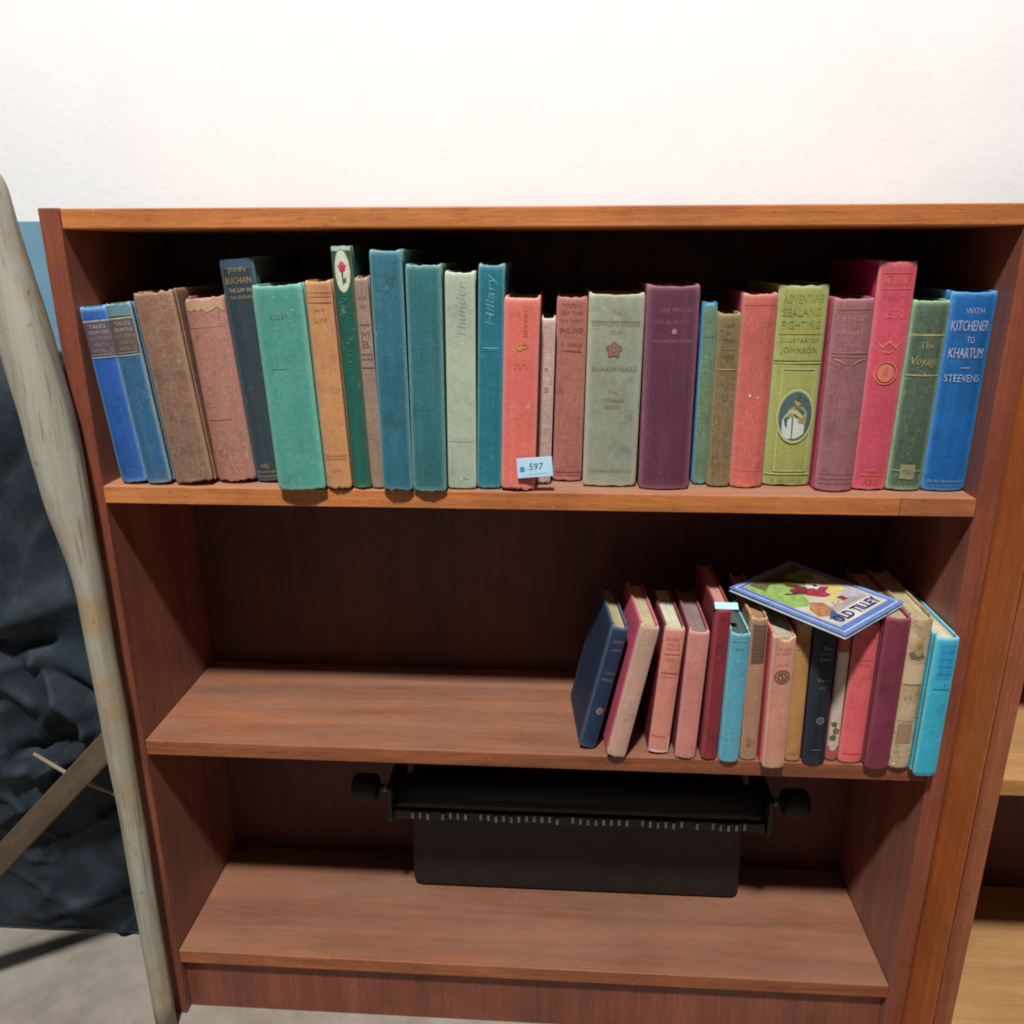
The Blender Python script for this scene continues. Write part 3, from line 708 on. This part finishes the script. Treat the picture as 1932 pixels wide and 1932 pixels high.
Lb('l10', 'black book with silver lettering and a small round device', -0.0031, 0.7402, -1.55, 0.0227, 0.1574, (26, 34, 46), c2=(22, 32, 44), edge=(92, 100, 110), wear=0.35, mott=0.2, rough=0.55,
   prints=[('t', 'The', 0.13, 4*mm, 0.42, SL, 0.12), ('t', 'Seven', 0.165, 3.4*mm, 0.5, SL, 0.1), ('t', 'Seas', 0.205, 4.4*mm, 0.5, SL, 0.08), ('t', 'Rud', 0.36, 3.4*mm, 0.5, (130, 126, 138), 0.08), ('t', 'yard', 0.415, 3.6*mm, 0.36, (140, 126, 140), 0.06),
           ('ring', 0.66, 4.2*mm, 4.4*mm, 0.1, 0.55, (120, 116, 120)), ('o', 0.66, 1.4*mm, 1.6*mm, 0.1, (110, 108, 114)), ('l', 0.885, 1.2*mm, 0.44, (110, 118, 128), 0.04)])
GRN = (76, 92, 78)
Lb('l11', 'thin red book in a torn white jacket printed with green flowers', 0.0046, 0.7608, -0.86, 0.0125, 0.1502, (180, 84, 76), c2=(172, 92, 84), edge=(206, 130, 116), wear=0.5, mott=0.2,
   prints=[('r', 0.135, 0.88, 0.93, (206, 192, 174)), ('p', 0.885, [(-4, 3), (4, 3), (3, -3), (0, -5), (-3, -3)], (212, 198, 174), 'jacket_flap'), ('flower', 0.70, 3.2*mm, -0.1, GRN), ('flower', 0.755, 3.6*mm, 0.12, (96, 108, 92)), ('flower', 0.81, 3.4*mm, -0.12, GRN),
           ('p', 0.78, [(-1, 12), (0.4, 12), (1.2, -8), (0, -8)], (60, 74, 62)), ('o', 0.755, 1.2*mm, 1.2*mm, 0.12, (160, 140, 120)), ('vl', -0.42, 0.14, 0.88, 0.5*mm, (176, 150, 130))])
Lb('l12', 'bright pinkish red book left of the maroon one', 0.0011, 0.7795, -0.12, 0.0242, 0.1647, (224, 92, 98), c2=(226, 102, 104), edge=(240, 150, 144), wear=0.6, mott=0.16,
   prints=[('l', 0.09, 0.8*mm, 0.8, (196, 92, 78)), ('l', 0.105, 0.6*mm, 0.8, (200, 96, 80)), ('t', 'HEIDI', 0.13, 3.4*mm, 0.5, (196, 92, 80)), ('l', 0.25, 0.8*mm, 0.7, (190, 76, 76)), ('t', 'SPYRI', 0.285, 2.8*mm, 0.46, (192, 78, 78)), ('l', 0.925, 0.8*mm, 0.8, (190, 70, 76))])
Lb('l13', 'maroon book under the right corner of the picture booklet', -0.0088, 0.8042, -0.03, 0.0243, 0.1759, (126, 50, 68), c2=(122, 48, 72), edge=(164, 96, 108), wear=0.5, mott=0.16, pg=(184, 164, 128), rough=0.65,
   prints=[('v', 'Poems', 0.43, 26*mm, 3.6*mm, 0.1, (140, 76, 66), -1), ('v', 'ix', 0.64, 10*mm, 3.6*mm, 0.06, (138, 76, 66), -1)])
# illustrated paper jacket
def jacket():
    k = NT('illustrated_jacket')
    v = k.objvec()
    base = k.mix(k.rng(k.noise(v, 60, 4, 0.6), 0.35, 0.65, 0, 1), L4((206, 182, 146)), L4((178, 152, 118)))
    a = k.rng(k.noise(v, 170, 4, 0.8, 1.5), 0.52, 0.62, 0, 0.75)
    m = k.rng(k.noise(v, 30, 2, 0.5), 0.42, 0.56, 0, 1)
    col = k.mix(k.math('MULTIPLY', a, m), base, L4((84, 66, 50)))
    b2 = k.rng(k.noise(v, 95, 3, 0.6), 0.58, 0.68, 0, 0.5)
    col = k.mix(b2, col, L4((200, 146, 92)))
    c3 = k.rng(k.noise(v, 48, 3, 0.6), 0.60, 0.68, 0, 0.45)
    col = k.mix(c3, col, L4((132, 128, 104)))
    k.link(col, k.b.inputs['Base Color']); k.b.inputs['Roughness'].default_value = 0.75
    return k.m
BK = (92, 72, 56)
Lb('l14', 'book in a cream jacket covered with sketchy brown pictures', -0.0054, 0.8276, 0.0, 0.0218, 0.1765, (196, 170, 134), edge=(214, 194, 160), spine_mat=jacket(), pg=(184, 168, 132), frayt=0.003,
   prints=[('r', 0.30, 0.43, 0.84, (206, 180, 142)), ('l', 0.432, 1.2*mm, 0.84, BK), ('vl', 0.38, 0.45, 0.66, 1*mm, BK), ('l', 0.665, 1.8*mm, 0.84, (212, 180, 134)), ('r', 0.69, 0.82, 0.58, (150, 122, 94), 0.04), ('vl', -0.3, 0.69, 0.84, 1*mm, BK), ('p', 0.93, [(-9, -8), (-6, -8), (9, 6), (9, 9)], (208, 184, 138), 'jacket_band'),
           ('o', 0.2, 5*mm, 9*mm, 0.05, (168, 136, 92)), ('o', 0.19, 2.4*mm, 4*mm, 0.05, (120, 104, 80)), ('p', 0.24, [(-8, 2), (-4, 4), (0, -2), (5, 3), (8, -3), (3, -5), (-5, -4)], BK)])
CB = (26, 128, 178)
Lb('l15', 'bright cyan book at the right end of the lower row, overhanging the shelf', -0.018, 0.8497, 0.0, 0.0222, 0.1603, (52, 176, 208), c2=(58, 180, 206), edge=(140, 220, 236), wear=0.75, mott=0.14, pg=(206, 198, 170), bulge=0.002,
   prints=[('r', 0.05, 0.29, 0.66, (38, 158, 204), 0.06), ('v', 'TREASURE', 0.165, 36*mm, 3.8*mm, -0.12, CB, -1), ('v', 'ISLAND', 0.17, 38*mm, 4.4*mm, 0.18, CB, -1), ('l', 0.10, 0.8*mm, 0.66, CB, 0.06), ('l', 0.15, 0.8*mm, 0.66, CB, 0.06), ('l', 0.2, 0.8*mm, 0.66, CB, 0.06), ('l', 0.25, 0.8*mm, 0.66, CB, 0.06),
           ('l', 0.355, 1*mm, 0.7, (26, 140, 176), 0.04), ('o', 0.325, 0.8*mm, 0.8*mm, 0.16, (14, 76, 110)), ('o', 0.66, 0.7*mm, 0.7*mm, 0, (26, 124, 150)), ('l', 0.968, 1*mm, 0.96, (30, 140, 180))])

# ------------------------------------------------------------------ paper tags
M_tag = plain('tag_paper', (186, 220, 240), 0.7, (172, 212, 238), 60)
def card(name, mat, w, h, t, loc, rot, parent=None, rad=0.0015):
    o = box(name, (-w/2, -t/2, -h/2), (w/2, t/2, h/2), mat, parent, min(t*0.4, 0.0003), 1)
    o.location = loc; o.rotation_euler = rot
    return o
tg = empty('price_tag', (0.4395, -0.0042, ZO+0.0262), (R(-3), R(-5), 0))
tag(tg, 'small pale blue paper tag reading 597 on the coral book', 'tag')
card('tag_card', M_tag, 0.0345, 0.0195, 0.0006, (0, 0, 0), (0, 0, 0), tg)
vs, fs = disc_geo(-0.0122, -0.0012, 0.0026, 0.0028)
mesh_obj('dot', [(x, -0.0005, z) for x, z in vs], fs, ink((70, 152, 184)), tg)
vs, fs = text_geo('597', 0.1, 0.015)
mesh_obj('number', [(x*0.0145+0.0015, -0.0005, z*0.0068+0.001) for x, z in vs], fs, ink((96, 140, 150)), tg)
vs, fs = strip_geo(-0.006, 0.012, -0.0066, -0.0062)
mesh_obj('rule', [(x, -0.0005, z) for x, z in vs], fs, ink((140, 180, 214)), tg)
t2 = empty('price_tag', (0.6355, 0.0035, ZO+ZLO+0.1805), (R(-58), R(2), R(3)))
tag(t2, 'small pale cyan tag lying on top of the dark red book', 'tag')
card('tag_card', plain('tag_paper_cyan', (188, 232, 238), 0.6, (176, 226, 234), 60), 0.0240, 0.0085, 0.0012, (0, 0, 0), (0, 0, 0), t2)

# ------------------------------------------------------------------ picture booklet on the lower row
pl = empty('picture_booklet', (0.7325, 0.0335, ZO+ZLO+0.1803), (0, 0, 0))
ex = Vector((0.0865, 0.0790, 0.0035)).normalized()    # reading direction
ey0 = Vector((-0.0840, 0.0900, 0.0050)); nz_ = ex.cross(ey0).normalized(); ey = nz_.cross(ex)
pl.matrix_world = Matrix((ex, ey, nz_)).transposed().to_4x4()
pl.location = (0.7325, 0.0335, ZO+ZLO+0.1806)
tag(pl, 'thin blue bordered picture booklet lying across the lower books', 'booklet')
BW, BH = 0.112, 0.134
def bface(name, pts, mat, lay):
    return mesh_obj(name, [(x, y, 0.0022+0.00012*lay) for x, y in pts], [tuple(range(len(pts)))], mat, pl)
box('pages', (-BW/2+0.001, -BH/2+0.001, -0.0016), (BW/2-0.001, BH/2-0.001, 0.0012), plain('booklet_paper', (214, 216, 214), 0.8), pl)
box('cover', (-BW/2, -BH/2, 0.0013), (BW/2, BH/2, 0.0021), plain('booklet_blue', (112, 148, 208), 0.4, (88, 126, 196), 90), pl, 0.0002, 1)
box('back_cover', (-BW/2, -BH/2, -0.0024), (BW/2, BH/2, -0.0017), plain('booklet_back', (196, 208, 224), 0.5), pl, 0.0002, 1)
def rect(x0, y0, x1, y1): return [(x0, y0), (x1, y0), (x1, y1), (x0, y1)]
wl = plain('booklet_line', (222, 228, 236), 0.45)
bface('border_line', rect(-BW/2+0.004, -BH/2+0.004, BW/2-0.004, BH/2-0.004), wl, 1)
bface('border_band', rect(-BW/2+0.0055, -BH/2+0.0055, BW/2-0.0055, BH/2-0.0055), plain('booklet_band', (86, 120, 190), 0.45, (104, 136, 200), 80), 2)
bface('picture_ground', rect(-BW/2+0.0105, -BH/2+0.012, BW/2-0.0105, BH/2-0.010), plain('booklet_cream', (212, 208, 190), 0.45, (192, 186, 166), 60), 3)
bface('meadow', [(-0.045, -0.004), (-0.026, -0.013), (-0.012, 0.006), (0.006, 0.014), (0.030, 0.022), (0.045, 0.030), (0.045, 0.056), (-0.045, 0.056)], plain('booklet_green', (164, 194, 108), 0.45, (128, 164, 88), 120), 4)
bface('hedge', [(-0.036, 0.036), (-0.02, 0.042), (0.0, 0.038), (0.02, 0.046), (0.045, 0.044), (0.045, 0.056), (-0.036, 0.056)], plain('booklet_olive', (128, 126, 84), 0.45, (84, 82, 56), 150), 5)
bface('tree_branch', [(-0.012, 0.052), (-0.010, 0.054), (0.012, 0.034), (0.020, 0.018), (0.017, 0.017), (0.008, 0.032)], plain('booklet_dark', (62, 52, 44), 0.45), 6)
bface('brown_shape', [(-0.043, -0.030), (-0.030, -0.040), (-0.016, -0.030), (-0.012, -0.016), (-0.022, -0.008), (-0.036, -0.016)], plain('booklet_brown', (196, 142, 100), 0.45, (160, 104, 72), 180), 6)
bface('blue_shape', [(-0.040, -0.040), (-0.030, -0.050), (-0.018, -0.030), (-0.024, -0.032)], plain('booklet_slate', (84, 104, 152), 0.45), 7)
bface('white_shape', [(-0.006, 0.0), (0.008, -0.008), (0.026, 0.012), (0.020, 0.024), (0.004, 0.014)], plain('booklet_white', (226, 222, 214), 0.45), 6)
bface('red_coat', [(-0.010, 0.004), (0.000, -0.010), (0.010, -0.012), (0.012, -0.004), (0.026, 0.000), (0.018, 0.006), (0.010, 0.004), (0.008, 0.014), (-0.002, 0.026), (-0.004, 0.012)], plain('booklet_red', (150, 44, 62), 0.45, (176, 66, 84), 120), 8)
bface('yellow_patch', [(-0.010, -0.014), (0.012, -0.022), (0.034, -0.002), (0.040, 0.008), (0.026, 0.004), (0.010, -0.012)], plain('booklet_yellow', (220, 206, 116), 0.45, (204, 186, 120), 90), 5)
bface('red_spot', [(0.008, -0.026), (0.016, -0.028), (0.018, -0.020), (0.010, -0.018)], plain('booklet_spot', (150, 60, 58), 0.45), 8)
lav = plain('booklet_lavender', (196, 190, 198), 0.5, (172, 166, 176), 140)
bface('pale_field', [(0.000, -0.034), (0.040, -0.034), (0.044, 0.010), (0.036, 0.010), (0.016, -0.016), (0.004, -0.026)], lav, 4)
for i in range(4):
    bface('text_line', rect(-0.028, -0.0345+i*0.0028-0.0018, 0.036-0.004*i, -0.0345+i*0.0028-0.0008), plain('booklet_grey', (150, 146, 140), 0.5), 7)
bface('horse_body', [(-0.018, 0.014), (-0.008, 0.004), (0.004, 0.012), (0.004, 0.024), (-0.004, 0.034), (-0.008, 0.030), (-0.005, 0.020), (-0.014, 0.022)], plain('booklet_maroon', (108, 40, 48), 0.5, (142, 60, 66), 200), 9)
bface('horse_leg', [(-0.018, 0.014), (-0.026, 0.020), (-0.027, 0.018), (-0.016, 0.010)], plain('booklet_maroon_dark', (84, 34, 38), 0.5), 9)
bface('rider', [(0.004, 0.012), (0.012, 0.006), (0.014, 0.012), (0.008, 0.018)], plain('booklet_cream_light', (232, 226, 216), 0.5), 10)
bface('rider_hat', [(0.014, 0.010), (0.018, 0.008), (0.019, 0.012), (0.016, 0.014)], plain('booklet_black', (42, 36, 40), 0.5), 10)
bface('bush', [(0.020, 0.026), (0.030, 0.024), (0.036, 0.034), (0.026, 0.038)], plain('booklet_bush', (106, 138, 72), 0.5, (142, 170, 96), 200), 7)
bface('flower_bed', [(0.024, -0.012), (0.034, -0.016), (0.040, -0.004), (0.032, -0.002)], plain('booklet_flowers', (224, 190, 90), 0.5, (210, 214, 150), 260), 7)
bface('hound', [(-0.008, -0.026), (0.004, -0.030), (0.012, -0.024), (0.010, -0.021), (0.002, -0.024), (-0.004, -0.020)], plain('booklet_hound', (226, 206, 178), 0.5, (176, 120, 84), 260), 8)
bface('grass_tuft', [(-0.040, 0.010), (-0.034, 0.006), (-0.026, 0.012), (-0.032, 0.018)], plain('booklet_grass', (138, 176, 92), 0.5, (176, 206, 120), 200), 6)
bface('title_strip', rect(-BW/2+0.011, -BH/2+0.012, BW/2-0.011, -BH/2+0.031), plain('booklet_strip', (226, 224, 216), 0.45), 5)
vs, fs = text_geo('OLD TILLEY', 0.0, 0.03)
mesh_obj('title', [(x*0.078+0.001, z*0.0125-BH/2+0.0215, 0.0022+0.00012*9) for x, z in vs], fs, plain('booklet_title', (40, 52, 120), 0.45), pl)

# ------------------------------------------------------------------ left side: board, pole, cloth, slat
o = box('painted_board', (-0.170, 0.120, 0.0), (-0.0215, 0.138, ZO+ZTOP+0.012), plain('blue_grey_paint', (112, 154, 176), 0.7, (100, 142, 164), 14), None, 0.001)
tag(o, 'blue grey painted board standing upright behind the pale wooden pole', 'board')

def pole_mat():
    k = NT('peeled_pole_wood')
    v = k.objvec((60, 60, 5))
    a = k.noise(v, 1.0, 5, 0.65, 0.8)
    v2 = k.objvec()
    col = k.ramp(a, [(0.25, L4((140, 132, 114))), (0.55, L4((166, 162, 146))), (0.8, L4((180, 176, 162)))])
    s = k.rng(k.noise(v2, 11, 3, 0.6), 0.54, 0.68, 0, 0.7)
    col = k.mix(s, col, L4((166, 134, 92)))
    kn = k.rng(k.noise(v2, 70, 3, 0.6), 0.66, 0.74, 0, 0.8)
    ck = k.rng(k.noise(k.objvec((240, 240, 9)), 1.0, 3, 0.6), 0.60, 0.66, 0, 0.6)
    col = k.mix(ck, col, L4((112, 102, 84)))
    col = k.mix(kn, col, L4((92, 84, 68)))
    k.link(col, k.b.inputs['Base Color']); k.b.inputs['Roughness'].default_value = 0.75
    k.bump(a, 0.0012, 0.5)
    return k.m
ctr = [(-.030, -.735, .0115), (-.029, -.50, .012), (-.0285, -.371, .0122), (-.0292, -.30, .0132), (-.0296, -.231, .0140), (-.0306, -.155, .0132), (-.0312, -.099, .0142), (-.0362, -.049, .0180),
       (-.0392, -.016, .0208), (-.0412, .033, .0222), (-.0436, .075, .0226), (-.0478, .103, .0226), (-.0535, .148, .0230), (-.0590, .19, .0220), (-.0650, .25, .0205), (-.0680, .285, .0198), (-.0690, .297, .0150)]
pts, rad = [], []
for i in range(len(ctr)-1):
    for s in range(4):
        t = s/4.0
        pts.append(tuple(ctr[i][0]*(1-t)+ctr[i+1][0]*t if k == 0 else (-0.0238 if k == 1 else ZO+ctr[i][1]*(1-t)+ctr[i+1][1]*t) for k in range(3)))
        rad.append(ctr[i][2]*(1-t)+ctr[i+1][2]*t)
pts = [(0.4644+(x-0.4644)*0.970, y, ZO+0.2222+(z-ZO-0.2222)*0.970) for x, y, z in pts]
rad = [r*1.03 for r in rad]
# smooth the centre line
for _ in range(3):
    pts = [pts[0]]+[tuple((pts[i-1][k]+2*pts[i][k]+pts[i+1][k])/4 for k in range(3)) for i in range(1, len(pts)-1)]+[pts[-1]]
    rad = [rad[0]]+[(rad[i-1]+2*rad[i]+rad[i+1])/4 for i in range(1, len(rad)-1)]+[rad[-1]]
po = tube('wooden_pole', pts, rad, pole_mat(), None, 36, True, 0.13)
tag(po, 'pale peeled wooden pole leaning against the left side of the bookcase', 'pole')

def cloth_mat():
    k = NT('dark_waxed_cloth')
    v = k.objvec()
    col = k.mix(k.rng(k.noise(v, 14, 4, 0.65), 0.35, 0.65, 0, 1), L4((24, 30, 38)), L4((42, 54, 66)))
    sp = k.rng(k.noise(v, 300, 2, 0.6), 0.68, 0.76, 0, 0.35)
    col = k.mix(sp, col, L4((110, 122, 132)))
    k.link(col, k.b.inputs['Base Color']); k.b.inputs['Roughness'].default_value = 0.72
    k.b.inputs['Specular IOR Level'].default_value = 0.35
    k.bump(k.noise(v, 60, 4, 0.6, 0.4), 0.003, 0.3)
    return k.m
RIDGE = [((-.095, -.02), (-.175, -.20), .030, .020), ((-.10, -.16), (-.20, -.185), .028, .022), ((-.150, -.235), (-.105, -.330), .008, .018), ((-.105, -.330), (-.17, -.385), .012, .016),
         ((-.055, -.345), (-.20, -.395), .010, .018), ((-.185, -.44), (-.075, -.365), .012, .018), ((-.215, -.25), (-.165, -.29), .014, .018), ((-.20, -.30), (-.215, -.40), .012, .016), ((-.26, -.10), (-.23, -.24), .030, .02),
         ((-.30, .05), (-.22, -.12), .035, .016), ((-.075, -.10), (-.068, -.26), .012, .008), ((-.13, -.28), (-.17, -.34), .010, .012), ((-.26, -.33), (-.30, -.42), .02, .02)]
VALLEY = [((-.24, -.212), (-.135, -.208), .010, .016), ((-.145, -.245), (-.075, -.318), .010, .022), ((-.115, .04), (-.20, -.08), .022, .018), ((-.20, -.365), (-.12, -.345), .007, .012), ((-.11, -.06), (-.085, -.26), .014, .010), ((-.09, -.36), (-.16, -.40), .006, .010)]
def seg_d(x, z, a, b):
    dx, dz = b[0]-a[0], b[1]-a[1]
    t = max(0, min(1, ((x-a[0])*dx+(z-a[1])*dz)/(dx*dx+dz*dz)))
    return math.hypot(x-a[0]-t*dx, z-a[1]-t*dz)
nu, nv = 110, 190
vs, fs = [], []
for j in range(nv+1):
    fv = j/nv
    for i in range(nu+1):
        fu = i/nu
        x = -0.36+fu*(0.36-0.034)
        zt = 0.140+0.03*(1-fu)-0.03*fu
        z = zt+(-0.690-zt)*fv
        wx = x+0.012*noise.noise(Vector((x*12, z*12, 3.0))); wz = z+0.012*noise.noise(Vector((x*12, z*12, 8.0)))
        y = 0.078-0.016*noise.noise(Vector((x*7+z*3, 0.2, z*2.6)))
        for a, b, wd, hh in RIDGE: y -= hh*math.exp(-(seg_d(wx, wz, a, b)/wd)**1.3)
        for a, b, wd, hh in VALLEY: y += hh*math.exp(-(seg_d(wx, wz, a, b)/wd)**1.5)
        low = max(0.0, min(1.0, (-0.20-z)/0.06))
        ua = -0.5*wx+0.87*wz; va = 0.87*wx+0.5*wz
        ub = 0.62*wx+0.78*wz; vb = 0.78*wx-0.62*wz
        cr = 1-abs(noise.noise(Vector((ua*15, 1.0, va*4))))*2.6
        cr2 = 1-abs(noise.noise(Vector((ub*19, 6.0, vb*5))))*2.6
        y -= (0.002+0.012*low)*max(0, cr)**1.5+(0.001+0.005*low)*max(0, cr2)**1.5
        hem = -0.352+0.62*(x+0.045)         # hem of the upper fold; below it the bundle falls back
        dz = hem-z
        if dz > 0: y += 0.045*min(1, dz/0.012)
        else: y -= 0.008*math.exp(-(dz/0.02)**2)
        if dz > 0: y -= 0.02*noise.noise(Vector((x*9, 5.0, z*9)))
        y += 0.05*max(0, (fu-0.86)/0.14)**2+0.06*max(0, 1-fv/0.06)**2
        vs.append((x, max(0.014, min(y, 0.114)), z+ZO))
for j in range(nv):
    for i in range(nu):
        a = j*(nu+1)+i; fs.append((a, a+1, a+nu+2, a+nu+1))
cl = mesh_obj('cloth_bundle', vs, fs, cloth_mat(), None, smooth=True)
so = cl.modifiers.new('thickness', 'SOLIDIFY'); so.thickness = 0.003; so.offset = 1
tag(cl, 'dark navy waxed cloth hanging in crumpled folds left of the pole', 'cloth')

M_slat = wood('old_slat', 0, (76, 62, 46), (94, 78, 60), (110, 94, 74), rough=0.85, seed=6.6)
sl = box('timber_offcut', (-0.19, -0.007, -0.014), (0.19, 0.007, 0.014), M_slat, None, 0.002)
sl.location = (-0.153, -0.020, ZO-0.420); sl.rotation_euler = (0, R(-46), 0)
tag(sl, 'weathered brown timber offcut leaning diagonally behind the foot of the pole', 'timber')
st = tube('thin_stick', [(-0.130, -0.004, ZO-0.318), (-0.098, -0.003, ZO-0.342), (-0.070, -0.003, ZO-0.357), (-0.043, 0.001, ZO-0.373), (-0.026, 0.004, ZO-0.386)], [0.0020, 0.0024, 0.0023, 0.0021, 0.0016], plain('stick_bark', (150, 134, 108), 0.8), None, 8)
tag(st, 'thin pale twig poking out behind the foot of the pole', 'twig')

# ------------------------------------------------------------------ machine under the lower shelf
M_blk = plain('black_enamel', (20, 20, 21), 0.6, (28, 27, 27), 40)
M_rub = plain('black_rubber', (22, 22, 23), 0.7)
M_nik = plain('dull_nickel', (150, 150, 152), 0.35, (110, 110, 112), 120, metal=0.7)
ma = empty('typewriter', P(0.492, 0.10, ZBASE))
ma.scale = (1.07, 1, 1)
tag(ma, 'black machine with a roller and knob in the shadow under the lower shelf', 'typewriter')
def mpart(o, loc=(0, 0, 0)):
    o.parent = ma; o.location = loc; return o
box('body', (-0.205, 0.024, 0.0), (0.205, 0.076, 0.172), M_blk, ma, 0.012, 4)
tube('roller', [(-0.215, 0.0, 0.176), (0.215, 0.0, 0.176)], [0.019, 0.019], M_rub, ma, 28)
for s in (-1, 1):
    tube('knob', [(s*0.236, 0.0, 0.176), (s*0.240, 0, 0.176), (s*0.262, 0, 0.176), (s*0.266, 0, 0.176)], [0.013, 0.017, 0.017, 0.013], M_rub, ma, 20)
    tube('axle', [(s*0.2155, 0.0, 0.176), (s*0.2355, 0, 0.176)], [0.005, 0.005], M_nik, ma, 12)
    box('end_plate', (s*0.2165-0.003, -0.034, 0.150), (s*0.2165+0.003, 0.07, 0.20), M_blk, ma, 0.002)
box('carriage_rail', (-0.212, -0.030, 0.1535), (0.212, -0.022, 0.166), M_blk, ma, 0.001)
tooth = None
rt = random.Random(3)
for i in range(44):
    x = -0.19+i*0.0088
    if rt.random() < 0.18: continue
    if tooth is None:
        tooth = box('scale_tooth', (-0.0016, -0.0016, -0.0045), (0.0016, 0.0016, 0.0045), M_nik, ma, 0.0004, 1); tt = tooth
    else:
        tt = tooth.copy(); COL.objects.link(tt)
    tt.parent = ma; tt.location = (x, -0.0322, 0.162+rt.uniform(-0.0015, 0.0015))
